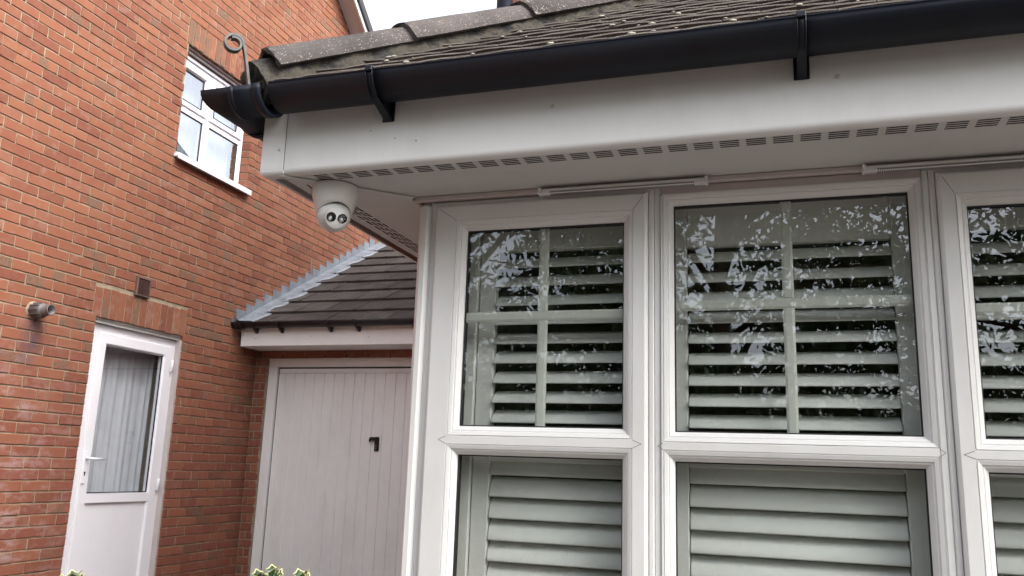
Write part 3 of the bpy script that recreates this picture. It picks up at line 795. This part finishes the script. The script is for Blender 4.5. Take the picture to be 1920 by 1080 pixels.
# --- tiled canopy roof
PT = math.tan(math.radians(34.5)); 
def plain_tiles(mb, fr_o, U, S, N, ulim, rows, gauge=.098, tw=.165, full=.150):
    """fr_o: eaves origin, U along eaves, S up the slope, N normal; ulim(s) -> (u0, u1)"""
    for r in range(rows):
        s0 = r*gauge; ua, ub = ulim(s0+.02)
        if ub-ua < .05: break
        u = -3 - (tw/2 if r % 2 else 0) + random.uniform(-.004, .004)
        sag = random.uniform(-.002, .002)
        while u < ub:
            a, b = max(u+.001, ua), min(u+tw-.001, ub); u += tw
            if b-a < .03: continue
            n = 4; lift = random.gauss(0, .0006); rn = random.random(); sk = random.gauss(0, .0006)
            top, bot = [], []
            for i in range(n+1):
                t = i/n; uu = a+(b-a)*t; c = .0028*(1-(2*t-1)**2) 
                w0 = random.gauss(0, .0010)
                lo = fr_o+U*uu+S*(s0+sk*(t-.5)*2+sag+w0)+N*(.018+lift+c)
                hi = fr_o+U*uu+S*(s0+full)+N*(.003+lift+c)
                top.append((lo, hi)); bot.append((lo-N*.0125+S*.001, hi-N*.0115))
            vs = [p for q in top for p in q]+[p for q in bot for p in q]; fs = []; fe = []
            m2 = 2*(n+1)
            for i in range(n): fs.append((2*i, 2*i+1, 2*i+3, 2*i+2))
            fs += [(0, m2, m2+1, 1), (2*n, 2*n+1, m2+2*n+1, m2+2*n)]
            mb.add(vs, fs, 0, rn)
            T_ = [q[0] for q in top]; B_ = [q[0]-S*.0035-N*.0015 for q in bot]; M_ = [a_-S*.0035-N*(.0032+random.gauss(0, .0006)) for a_ in T_]
            mb.add(T_+M_, [(i, i+1, n+2+i, n+1+i) for i in range(n)], 1, rn)
            mb.add(M_+B_, [(i, i+1, n+2+i, n+1+i) for i in range(n)], 0, rn*.5)
cs, sn = math.cos(math.atan(PT)), math.sin(math.atan(PT))
E0 = Vector((0, 1.765, .965)); S1 = Vector((0, cs, sn)); N1 = Vector((0, -sn, cs))
mb = MB()
plain_tiles(mb, E0, Vector((1, 0, 0)), S1, N1, lambda s: (-1.34+s*cs+.02, XR+.05), 18)
E1 = Vector((-1.385, 0, .965)); S2 = Vector((cs, 0, sn)); N2 = Vector((-sn, 0, cs))
plain_tiles(mb, E1, Vector((0, 1, 0)), S2, N2, lambda s: (1.80+s*cs, 3.3), 18)
# underlay
mb.add([E0+Vector((-1.36, .02, -.01)), E0+Vector((XR+.04, .02, -.01)), E0+Vector((XR+.04, 1.53, 1.51*PT-.01)), E0+Vector((-1.36+1.53, 1.53, 1.51*PT-.01))], [(0, 1, 2, 3)], 0)
mb.add([E1+Vector((.02, 1.80, -.01)), E1+Vector((.02, 3.3, -.01)), E1+Vector((1.5, 3.3, 1.48*PT-.01))], [(0, 1, 2)], 0)
rf = mb.build('roof', [TILE, TILE_EDGE], ho); tag(rf, 'weathered plain tile canopy roof with moss and lichen')
# moss and lichen clumps on the tile edges
mb = MB()
for _ in range(110):
    r = random.randrange(0, 9); x = random.uniform(-1.1, 2.6); s0 = r*.098+random.uniform(-.004, .006)
    if x < -1.34+s0*cs+.12: continue
    c = E0+Vector((x, 0, 0))+S1*s0+N1*.020; rad = random.choice([.0018, .0025, .003, .004, .0055, .0065])
    rings = []
    jit = [random.uniform(.75, 1.2) for _ in range(9)]
    for hh, rr in ((0, 1), (.35, .95), (.7, .6), (.85, .2)):
        rings.append([c+(Vector((1.5*math.cos(2*math.pi*j/9), 0, 0))+S1*math.sin(2*math.pi*j/9))*rad*rr*jit[j]*random.uniform(.85, 1.15)+N1*rad*.7*hh*random.uniform(.8, 1.2) for j in range(9)])
    mb.sweep(rings, None, True, 0, True, True)
tag(mb.build('lichen', LICHEN, rf), kind='stuff')
# hip: half-round tiles bedded on mossy mortar
hd_ = Vector((1, 1, PT)).normalized(); side = Vector((1, -1, 0)).normalized(); hn = side.cross(hd_).normalized()
if hn.z < 0: hn = -hn
HP = Vector((-1.352, 1.797, .990))
from mathutils import noise as mnoise
def hip_seg(s0, s1, r0, r1, jit=0.0):
    mb = MB(); secs = []; n = 18; m_ = 7
    for i in range(m_+1):
        t = i/m_; s_ = s0+(s1-s0)*t; r = r0+(r1-r0)*t; sec = []
        for rad, rng_ in ((r, range(n+1)), (r-.016, range(n, -1, -1))):
            for j in rng_:
                a = math.pi*j/n
                p = HP+hd_*s_+side*(rad*math.cos(a))+hn*(rad*.74*math.sin(a)+.002)
                d_ = mnoise.noise(p*38)*.0016 + (mnoise.noise(p*60+Vector((5, 1, 2)))*.006 if i in (0, m_) else 0)
                sec.append(p+hd_*d_*(2 if i in (0, m_) else .4)+hn*d_*.6)
        secs.append(sec)
    mb.sweep(secs, None, True, 0, True, False)
    for q in range(len(mb.sm)): mb.sm[q] = False
    return mb.build('hip_tile', HIP, rf)
L = .43
for i in range(5): hip_seg(.035+i*L-(.0 if i else -.02), .035+(i+1)*L+.02, .118, .102)
# mortar bed
mb = MB(); secs = []; N_ = 130
for i in range(N_+1):
    s_ = .006+2.1*i/N_; sec = []
    for j in range(33):
        a = math.pi*j/32; edge = abs(math.cos(a))**3
        rad = .100+.014*edge
        p = HP+hd_*s_+side*(rad*math.cos(a))+hn*(rad*.70*math.sin(a)-.006 - .062*edge)
        nz = mnoise.noise(p*16)*.014+mnoise.noise(p*48)*.010
        p = p+side*(nz*math.copysign(1, math.cos(a)))*edge+hn*nz*.4
        sec.append(p)
    secs.append(sec)
mb.sweep(secs, None, False, 0, False, True)
# rough end plug
c = HP+hd_*(.006)-hn*.03; ring = [Vector(p) for p in secs[0]]
fan = [c]
for kx, t in enumerate((.35, .7, 1.0)):
    for p in ring:
        q = c+(p-c)*t; q = q - hd_*(.004*(1-t*t))+hd_*(mnoise.noise(q*32)*.02+mnoise.noise(q*80)*.008); fan.append(q)
nR = len(ring); fs = [(0, 1+j, 2+j) for j in range(nR-1)]
for kx in range(2):
    for j in range(nR-1): a = 1+kx*nR+j; fs.append((a, a+nR, a+nR+1, a+1))
fs.append((0, nR, 1)); 
for kx in range(2): fs.append((1+kx*nR, nR+kx*nR, 2*nR+kx*nR, 1+(kx+1)*nR))
mb.add(fan, fs, 0, smooth=True)
mb.build('hip_mortar', MOSSM, rf)
# hip iron with scroll
mb = MB(); o_ = Vector((-1, -1, 0)).normalized(); wv = Vector((1, -1, 0)).normalized(); B0 = Vector((-1.322, 1.752, .955))
path = [(0.0, -.02), (.004, .0), (.012, .04), (.022, .09), (.030, .120)]
cx_, cz_, R0 = .055, .119, .026
for i in range(1, 26):
    a = math.pi - i*math.radians(19); rr = R0*(1-.016*i)
    path.append((cx_+rr*math.cos(a), cz_+rr*math.sin(a)))
secs = []
for i, (a, b) in enumerate(path):
    a0, b0 = path[max(i-1, 0)]; a1, b1 = path[min(i+1, len(path)-1)]
    tx, tz = a1-a0, b1-b0; l_ = math.hypot(tx, tz); nx, nz = -tz/l_*.0032, tx/l_*.0032
    c = B0+o_*a+Vector((0, 0, b)); nn = o_*nx+Vector((0, 0, nz)); hw = .0105
    secs.append([c+nn+wv*hw, c-nn+wv*hw, c-nn-wv*hw, c+nn-wv*hw])
mb.sweep(secs, None, True, 0, True); tag(mb.build('hip_iron', IRON, rf), 'curled iron scroll at the corner of the roof')

# --- bay window
bw_frames = MB()
mb = MB()
# corner post, rounded cover
mb.box(-.974, -.9365, YB-.006, YB+.16, -.66, ZS-.014, bev=.012)
mb.box(-.9365, -.934, YB+.002, YB+.1, -.66, ZS-.014)
mb.box(.945, .984, YB-.006, YB+.16, -.66, ZS-.014, bev=.012)
mb.box(-.976, .984, YB-.03, YB+.1, -.70, -.66, bev=.006)
mb.build('corner_post', PVC, ho)
def seam(mb, a, b, y, w_=.0007):
    a = Vector((a[0], y, a[1])); b = Vector((b[0], y, b[1])); t = (b-a).normalized(); p = Vector((-t.z, 0, t.x))*w_
    mb.add([a+p, b+p, b-p, a-p], [(0, 1, 2, 3)])
def light_win(x0, x1, z0, z1, gx0, gx1, zt, g_mid_top, g_mid_bot, zb, proud, name, opener, tv=None, label=None):
    """x0..x1,z0..z1 outer; upper glass gx0..gx1, g_mid_top..zt ; lower glass zb..g_mid_bot"""
    yf_ = YB-proud; mb = MB(); bw = .027
    if opener:
        mb.ring(x0, x1, z0, z1, [(0, YB+.09), (0, YB+.004), (.003, YB+.001), (.012, YB+.001), (.013, YB+.006), (.03, YB+.006)])
        ox0, ox1, oz0, oz1 = x0+.0145, x1-.0145, z0+.0145, z1-.0125
        mb.ring(ox0, ox1, oz0, oz1, [(0, YB+.05), (0, yf_+.008), (.003, yf_+.003), (.008, yf_), (.012, yf_)])
        ix0, ix1, iz0, iz1 = ox0+.012, ox1-.012, oz0+.012, oz1-.012
    else:
        ix0, ix1, iz0, iz1 = x0, x1, z0, z1
        mb.ring(x0, x1, z0, z1, [(0, YB+.09), (0, yf_), (.0005, yf_)])
    hx0, hx1, hzt, hzb = gx0-bw, gx1+bw, zt+bw, zb-bw
    # flat faces butted as mitred trapezoids
    def quad(a, b, c, d): mb.add([(p[0], yf_, p[1]) for p in (a, b, c, d)], [(0, 1, 2, 3)])
    quad((ix0, iz1), (ix1, iz1), (hx1, hzt), (hx0, hzt)); quad((ix0, iz0), (ix1, iz0), (hx1, hzb), (hx0, hzb))
    quad((ix0, iz0), (ix0, iz1), (hx0, hzt), (hx0, hzb)); quad((ix1, iz0), (ix1, iz1), (hx1, hzt), (hx1, hzb))
    quad((hx0, g_mid_bot+bw), (hx1, g_mid_bot+bw), (hx1, g_mid_top-bw), (hx0, g_mid_top-bw))
    prof = [(0, yf_), (.0012, yf_+.0022), (.0030, yf_+.0022), (.0036, yf_+.0002), (.012, yf_+.003), (.0135, yf_+.0065), (.0165, yf_+.0065), (.018, yf_+.0075), (.027, yf_+.019), (.027, yf_+.05)]
    for a, b in ((g_mid_top-bw, zt+bw), (zb-bw, g_mid_bot+bw)): mb.ring(hx0, hx1, a, b, prof)
    nf = len(mb.f)
    # mitre seams
    ys_ = yf_-.0004
    for (a, b) in (((ix0, iz1), (hx0, hzt)), ((ix1, iz1), (hx1, hzt))): seam(mb, a, b, ys_)
    zm_ = (g_mid_top+g_mid_bot)/2
    for hx, sg in ((hx0, -1), (hx1, 1)):
        seam(mb, (hx, g_mid_top-bw), (hx+sg*(.012 if not opener else .022), zm_), ys_); seam(mb, (hx, g_mid_bot+bw), (hx+sg*(.012 if not opener else .022), zm_), ys_)
    for q in range(nf, len(mb.f)): mb.mi[q] = 1
    fr_ = mb.build(name, [PVC, SEAM], ho)
    if label: tag(fr_, label)
    yg = yf_+.030
    for (a, b) in ((g_mid_top, zt), (zb, g_mid_bot)):
        mb = MB(); mb.box(gx0-.004, gx1+.004, yg, yg+.004, a-.004, b+.004); mb.build('pane', GLASS, fr_)
        mb = MB(); mb.ring(gx0, gx1, a, b, [(-.002, yg-.003), (.0, yg-.005), (.0035, yg-.004), (.0035, yg-.0005)]); mb.build('gasket', RUBBER, fr_)
        mb = MB(); mb.ring(gx0-.004, gx1+.004, a-.004, b+.004, [(0, yg+.005), (.0045, yg+.005), (.0045, yg+.022), (0, yg+.022)]); mb.build('spacer', DARK, fr_)
    # georgian bars in the upper light
    xm = (gx0+gx1)/2-.002; zm = g_mid_top+.55*(zt-g_mid_top); mb = MB(); yb0, yb1 = yg+.0065, yg+.0135
    for (a, b, c, d) in ((xm-.0135, xm+.0135, g_mid_top, zt),):
        mb.sweep([[(a, yb0+.003, z), (a+.006, yb0, z), (b-.006, yb0, z), (b, yb0+.003, z), (b, yb1, z), (a, yb1, z)] for z in (c, zm-.0135)], None, True, 0, True)
        mb.sweep([[(a, yb0+.003, z), (a+.006, yb0, z), (b-.006, yb0, z), (b, yb0+.003, z), (b, yb1, z), (a, yb1, z)] for z in (zm+.0135, d)], None, True, 0, True)
    mb.sweep([[(x, yb0+.003, zm-.0135), (x, yb0, zm-.0075), (x, yb0, zm+.0075), (x, yb0+.003, zm+.0135), (x, yb1, zm+.0135), (x, yb1, zm-.0135)] for x in (gx0, gx1)], None, True, 0, True)
    gb = mb.build('glazing_bar', PVC_BAR, fr_)
    return fr_
light_win(-.934, -.3105, -.655, .7285, -.8275, -.389, .642, .1058, .0322, -.60, .012, 'window', True, label='white casement at the left corner of the bay')
light_win(-.2935, .3215, -.655, .704, -.2625, .2935, .6815, .1015, .0308, -.60, .0, 'window', False, label='white fixed window in the middle of the bay')
light_win(.3375, .945, -.655, .7285, .4145, .858, .634, .0985, .0275, -.60, .012, 'window', True, label='white casement at the right of the bay')
mb = MB()   # coupling strips and the head packer
mb.box(-.3100, -.2940, YB+.004, YB+.1, -.655, .7285, bev=.002); mb.box(.3220, .3370, YB+.004, YB+.1, -.655, .7285, bev=.002)
mb.build('coupling_strip', PVC, ho)
mb = MB(); mb.box(-.934, .945, YB+.008, YB+.09, .7288, ZS-.0002); mb.box(-.2932, .3212, YB+.003, YB+.08, .7044, .7287)
mb.build('head_strip', PINK, ho)
def trickle(x0, x1):
    mb = MB(); y0 = YB-.036
    secs = [[(x, YB-.0135, .737), (x, y0+.006, .7365), (x, y0, .732), (x, y0+.001, .7225), (x, y0+.006, .7205), (x, YB-.0135, .7215)] for x in (x0, x1)]
    mb.sweep(secs, None, True, 0, True)
    for e in (x0, x1): mb.box(e-.004, e+.004, y0-.002, YB-.0135, .7195, .738, bev=.0015)
    tvo = mb.build('trickle_vent', PVC, ho)
    mb = MB(); x = x0+.03
    while x < x1-.03: mb.box(x, x+.0022, y0-.0004, y0+.004, .7222, .7262); mb.box(x, x+.0022, y0+.005, YB-.018, .7198, .7206); x += .0048
    mb.build('vent_slot', DARK, tvo)
trickle(-.611, -.174); trickle(.195, .64)

# ================================================================ SHUTTERS behind the glass
def louvres(x0, x1, zs, tilt, name, parent, w_=.062, t_=.0105, y=2.205):
    mb = MB(); n = 14
    for z in zs:
        dz = random.gauss(0, .0006); tl = math.radians(tilt+random.gauss(0, .8)); ca, sa = math.cos(tl), math.sin(tl); secs = []
        for x in (x0, x0+.004, x1-.004, x1):
            k_ = 1 if x0 < x < x1 else .93; sec = []
            for i in range(n):
                a = 2*math.pi*i/n; u = w_/2*math.cos(a)*k_; v = t_/2*math.sin(a)*k_
                # chord: outer (-Y) edge low
                sec.append((x, y - u*ca + v*sa*1.0, z + dz - u*sa - v*ca + (0)))
            secs.append(sec)
        mb.sweep(secs, None, True, 0, True, True)
    return mb.build(name, SHUT, parent)
def shutter(x0, x1, sl0, sl1, zu, zl, label, top_z, group):
    t = thing('window_shutter', ((x0+x1)/2, 2.2, H-.65), label, 'shutter', group)
    mb = MB(); y0, y1 = 2.192, 2.218
    def frm(a, b, c, d, by=.0025): mb.box(a, b, y0, y1, c, d, bev=by)
    frm(x0, sl0-.002, -.64, .70); frm(sl1+.002, x1, -.64, .70)
    frm(sl0-.0015, sl1+.0015, top_z, .70); frm(sl0-.0015, sl1+.0015, -.64, -.55); frm(sl0-.0015, sl1+.0015, .018, .098)
    mb.build('frame', SHUT, t)
    mb = MB()   # outer hang strip
    mb.box(x0-.035, x0-.003, 2.182, 2.23, -.64, .72, bev=.002); mb.box(x1+.003, x1+.035, 2.182, 2.23, -.64, .72, bev=.002)
    mb.box(x0-.034, x1+.034, 2.178, 2.232, .7025, .735, bev=.002)
    mb.build('hang_strip', SHUT, t)
    louvres(sl0, sl1, [z for z in zu if z < top_z-.008], 37, 'upper_louvres', t)
    louvres(sl0, sl1, [z for z in zl], 61, 'lower_louvres', t)
# slat centres: bottom edge + half of the projected chord
up_c = lambda zb: zb+.031*math.sin(math.radians(37))+.004
lo_c = lambda zb: zb+.031*math.sin(math.radians(61))+.002
zsU = [up_c(.5445-.0535*i) for i in range(-1, 9)]
zsL = [lo_c(-.0215-.0555*i) for i in range(0, 10)]
G_ = 'white louvred shutters inside the bay'
shutter(-.815, -.35, -.765, -.40, zsU, zsL, 'white louvred shutter behind the left corner casement', .600, G_)
shutter(-.276, .312, -.236, .258, [z-.006 for z in zsU], [z-.003 for z in zsL], 'white louvred shutter behind the wide middle window', .588, G_)
shutter(.395, .90, .425, .86, [z-.012 for z in zsU], [z-.006 for z in zsL], 'white louvred shutter behind the right-hand casement', .600, G_)

# ================================================================ SECURITY CAMERA
CX, CY = -1.162, 1.952
sc = thing('security_camera', (CX, CY, ZS+H-.0), 'white dome security camera fixed under the soffit corner', 'camera')
gaze = Vector((.64, -.70, -.42)).normalized(); gh2 = Vector((gaze.x, gaze.y, 0)).normalized()
mb = MB(); seg = 56; secs = []
prof = [(.0, 0), (.0620, 0), (.0632, -.004), (.0628, -.018), (.0610, -.030), (.0570, -.046), (.0545, -.056)]
for r, h_ in prof: secs.append([(CX+r*math.cos(2*math.pi*i/seg), CY+r*math.sin(2*math.pi*i/seg), ZS-.002+h_) for i in range(seg)])
for t in (.25, .5, .75, 1.0):
    s2 = []
    for i in range(seg):
        a = 2*math.pi*i/seg; d_ = Vector((math.cos(a), math.sin(a), 0)); fr_ = d_.dot(gh2); bk = (.5-.5*fr_)
        lowz = -.056 + (.0015-.0455*bk**.8)*t
        r = .0545 - (.0050+.0050*bk)*t
        s2.append((CX+r*d_.x, CY+r*d_.y, ZS-.002+lowz))
    secs.append(s2)
mb.sweep(secs, None, True, 0, False, True); rim = secs[-1]
inner = [[(CX+(p[0]-CX)*q, CY+(p[1]-CY)*q, p[2]+dz) for p in rim] for q, dz in ((1, 0), (.965, -.0006), (.955, .002))]
mb.sweep(inner, None, True, 0, False, True); mb.build('housing', CAMW, sc)
mb = MB(); mb.sweep([[(CX+(p[0]-CX)*q, CY+(p[1]-CY)*q, p[2]+dz) for p in rim] for q, dz in ((.955, .0021), (.93, .016), (.5, .02))], None, True, 0, True, True); mb.build('socket', DARK, sc)
BC = Vector((CX, CY, ZS-.083)) + gh2*.002
mb = MB(); mb.lathe(BC, [(.0462*math.sin(math.pi*i/22), .0462*math.cos(math.pi*i/22)) for i in range(4, 23)], gaze, 40)
# flattened front plate with a small step
mb.lathe(BC, [(.0, .0412), (.0285, .0412), (.0300, .0402), (.0308, .036), (.0295, .032)], gaze, 40)
ball = mb.build('camera_ball', CAMW, sc)
e1 = gaze.cross(Vector((0, 0, 1))).normalized(); e2 = e1.cross(gaze).normalized()
tl = e1*math.cos(.30)-e2*math.sin(.30)
if tl.dot(Vector((1, 0, 0))) < 0: tl = -tl
tl = (tl*1 - e2*.22).normalized()
mb = MB(); p = BC - tl*.0140 + e2*.002; mb.lathe(p, [(.0125, .0400), (.0132, .0420), (.0124, .0430), (.0108, .0420), (0, .0417)], gaze, 28); mb.build('lens', LENS, ball)
mb = MB(); p2 = BC + tl*.0160 - e2*.001; mb.lathe(p2, [(.0125, .0400), (.0130, .0420), (.0122, .0429), (.0108, .0419), (0, .0417)], gaze, 28); led = mb.build('infrared_window', LENS, ball)
for i in range(6):
    a = i*math.pi/3; mb = MB(); q = p2+(e1*math.cos(a)+e2*math.sin(a))*.0066; mb.lathe(q, [(0, .0418), (.0024, .0418), (.002, .0431), (0, .0435)], gaze, 10); mb.build('led', LED, led)
# fixing port on the housing, set on its left flank
mb = MB(); a = Vector((-.55, -.83, 0)).normalized(); q = Vector((CX, CY, ZS-.042))+a*.0525
mb.lathe(q, [(0, .0), (.0065, 0), (.006, .004), (.004, .0045), (0, .003)], a, 14); mb.build('screw_cap', SEAM, sc)

# ================================================================ PLANTS
def leafmesh(pts, nrm_, size, mb, mi=0, asp=.38, rnd=None):
    t = Vector((random.gauss(0, 1), random.gauss(0, 1), random.gauss(0, 1)-.5)); n_ = Vector(nrm_).normalized()
    t = (t-n_*t.dot(n_)).normalized(); b = n_.cross(t)
    c = Vector(pts); L_ = size; W_ = size*asp
    mb.add([c-t*L_*.5, c-t*L_*.1+b*W_*.5, c+t*L_*.25+b*W_*.35, c+t*L_*.5, c+t*L_*.25-b*W_*.35, c-t*L_*.1-b*W_*.5], [(0, 1, 2, 3, 4, 5)], mi, rnd)
def holly_leaf(mb, mb2, base, dirv, nrm_, L_):
    d_ = Vector(dirv).normalized(); n_ = (Vector(nrm_)-d_*Vector(nrm_).dot(d_)).normalized(); b = d_.cross(n_)
    prof = [(0, .0), (.08, .16), (.16, .34), (.24, .20), (.34, .26), (.44, .42), (.52, .24), (.62, .26), (.72, .34), (.80, .16), (.9, .10), (1.0, 0)]
    r = random.random()
    for sg in (-1, 1):
        out = []; inn = []
        for i, (t, w_) in enumerate(prof):
            curl = .10*math.sin(t*3)+ .22*w_*w_*(1 if i % 3 == 2 else .3)
            out.append(Vector(base)+d_*t*L_+b*sg*w_*L_+n_*(curl*L_+.0))
            wi = max(0, min(w_*.85, w_-.032)); inn.append(Vector(base)+d_*(.06+t*.86)*L_+b*sg*wi*L_+n_*(.10*math.sin(t*3)*L_+.05*wi*L_+.0012))
        mid = [Vector(base)+d_*t*L_+n_*(.10*math.sin(t*3)*L_-.0) for t, _ in prof]
        n = len(prof)
        mid = [Vector(base)+d_*(.06+t*.86)*L_+n_*(.10*math.sin(t*3)*L_) for t, _ in prof]
        mb2.add(out+inn, [(i, i+1, n+i+1, n+i) for i in range(n-1)], 0, r)
        mb.add(inn+mid, [(i, i+1, n+i+1, n+i) for i in range(n-1)], 0, r)
def holly(x, y, ztop, label, tips, seed):
    random.seed(seed)
    t = thing('holly_bush', (x, y, 0), label, 'shrub', 'variegated holly bushes')
    st = MB(); g_, y_ = MB(), MB()
    for (tx, ty, tz) in tips:
        base = Vector((x+random.uniform(-.05, .05), y+random.uniform(-.05, .05), -H)); tip = Vector((tx, ty, tz))
        mid = (base*.4+tip*.6)+Vector((random.uniform(-.03, .03), random.uniform(-.03, .03), 0))
        pth = [base*(1-q)**2+mid*2*q*(1-q)+tip*q*q for q in [i/10 for i in range(11)]]
        st.tube(pth, [.009-.0065*i/10 for i in range(11)], 7)
        for i in range(34):
            q = 1-(i/34)**1.2*.55; p = base*(1-q)**2+mid*2*q*(1-q)+tip*q*q; a = i*2.4+random.random()*.6
            if i < 4: dv = Vector((math.cos(a)*.55, math.sin(a)*.55, 1.0)); L_ = .042+.005*i
            else: dv = Vector((math.cos(a), math.sin(a), random.uniform(.0, .7))); L_ = random.uniform(.045, .065)
            holly_leaf(g_, y_, p, dv, Vector((-math.cos(a)*.3, -math.sin(a)*.3-.3, 1)), L_)
    st.build('stem', WOOD, t); fo_ = g_.build('leaves', HOLLYG, t); y_.build('leaf_margin', HOLLYY, fo_)
holly(-1.22, 2.02, 0, 'green and cream variegated holly in front of the garage door', [(-1.305, 1.98, -.310), (-1.25, 1.95, -.293), (-1.185, 1.98, -.302), (-1.15, 2.05, -.33)], 3)
holly(-1.95, 2.0, 0, 'green and cream variegated holly in front of the side door', [(-1.985, 2.02, -.375), (-1.90, 1.98, -.352), (-1.93, 2.1, -.385)], 11)
random.seed(5)
# dry ornamental grass to the left of the photographer: mirrored in the lower left pane
t = thing('ornamental_grass', (-1.38, .1, 0), 'tall dry ornamental grass mirrored in the lower left pane', 'grass plant')
mb = MB()
for i in range(150):
    a = random.uniform(0, 2*math.pi); r = random.uniform(.2, .55); h_ = random.uniform(.9, 1.45)
    pth = [(-1.38+math.cos(a)*r*q**2, .1+math.sin(a)*r*q**2, -H+h_*(q-.22*q**3)) for q in [j/9 for j in range(10)]]
    mb.tube(pth, [.0032*(1-.8*j/9) for j in range(10)], 4)
mb.build('blades', STRAW, t)

GAPS = [(-3.0, 2.4, .52), (-2.55, 1.95, .34), (-1.9, 2.3, .2), (-.8, 2.2, .50), (-.15, 2.62, .24), (-.45, 1.35, .36), (.25, 1.9, .2), (1.8, 2.2, .38), (1.9, 1.3, .3), (-3.3, 1.2, .28), (-2.3, 1.2, .18)]  # crown openings placed to give bright sky patches in the mirrored view
def in_gap(p):
    """openings cut in the crowns so bright sky mirrors in the panes"""
    for gx, gz, gr_ in GAPS:
        d_ = math.hypot(p.x-gx, (p.z-gz)*1.25)/gr_
        if d_ < 1.5 and d_ + 1.3*mnoise.noise(p*2.2) < 1.0: return True
    return False
def tree(x, y, h_, cr, cz, n, label, hole=(), seed=1, lf=.10, flat=1.0):
    random.seed(seed)
    t = thing('garden_tree', (x, y, 0), label, 'tree', 'trees mirrored in the bay windows')
    mb = MB(); tips = []
    mb.tube([(x, y, -H), (x+.05, y, -H+h_*.3), (x-.03, y+.05, -H+h_*.55), (x, y, -H+h_*.85)], [.13, .10, .075, .03], 10)
    for i in range(26):
        a = random.uniform(0, 6.28); z0 = -H+h_*random.uniform(.25, .8); L_ = cr*random.uniform(.6, 1)
        p1 = (x+math.cos(a)*L_*.5, y+math.sin(a)*L_*.5*flat, z0+.35*L_); p2_ = (x+math.cos(a)*L_, y+math.sin(a)*L_*flat, z0+.45*L_)
        mb.tube([(x, y, z0), p1, p2_], [.04, .025, .008], 6)
    mb.build('trunk', WOOD, t)
    mb = MB(); cnt = 0
    while cnt < n:
        u = Vector((random.gauss(0, 1), random.gauss(0, 1), random.gauss(0, 1))).normalized()*random.uniform(.35, 1.0)
        cc = Vector((x+u.x*cr, y+u.y*cr*flat, cz+u.z*cr*.95))
        if any((cc.x-hx)**2+(cc.z-hz)**2 < hr*hr for hx, hz, hr in hole): continue
        if False and mnoise.noise(cc*1.15+Vector((seed*3.1, 0, 0))) + .5*mnoise.noise(cc*2.9) < -.40: continue
        cnt += 1
        for _ in range(26):
            p = cc+Vector((random.gauss(0, .17), random.gauss(0, .17), random.gauss(0, .17)))
            if in_gap(p) and random.random() > .09: continue
            leafmesh(p, (random.gauss(0, .6), random.gauss(0, .6)-.7, random.gauss(0, .6)+.4), lf*random.uniform(.7, 1.5), mb, 0, .30)
    mb.build('crown', LEAF, t)
tree(-3.6, -4.2, 5.6, 2.6, 1.95, 860, 'broad leafy tree behind the photographer to the left', [], 2, flat=.5)
tree(-.6, -4.6, 5.6, 2.6, 1.95, 860, 'broad leafy tree right behind the photographer', [], 4, flat=.5)
tree(2.7, -4.2, 5.6, 2.6, 1.95, 860, 'broad leafy tree behind the photographer to the right', [], 6, flat=.5)
tree(-7.6, -5.5, 6.0, 2.6, 2.0, 420, 'leafy tree at the far left of the garden row', [], 8)
tree(6.6, -5.0, 6.0, 2.6, 2.0, 420, 'leafy tree at the far right of the garden row', [], 9)
# unseen hedge added behind the trees to block the low sky
random.seed(21)
t = thing('hedge', (0, -7.5, 0), 'long clipped green hedge added behind the garden trees to block low sky', 'hedge')
mb = MB(); mb.box(-11, 11, -7.8, -7.2, -H, .75); mb.build('stems', simple('hedge_core', (.02, .03, .012), .95, .3), t)
mb = MB()
for i in range(15000):
    x = random.uniform(-11.1, 11.1); z = random.uniform(-H, 1.0); p = (x, -7.15+random.gauss(0, .06), z) if random.random() < .8 else (x, random.uniform(-7.9, -7.1), .8+abs(random.gauss(0, .08)))
    leafmesh(p, (random.gauss(0, .5), 1, random.gauss(0, .5)+.4), random.uniform(.07, .12), mb, 0, .5)
mb.build('foliage', LEAF, t)
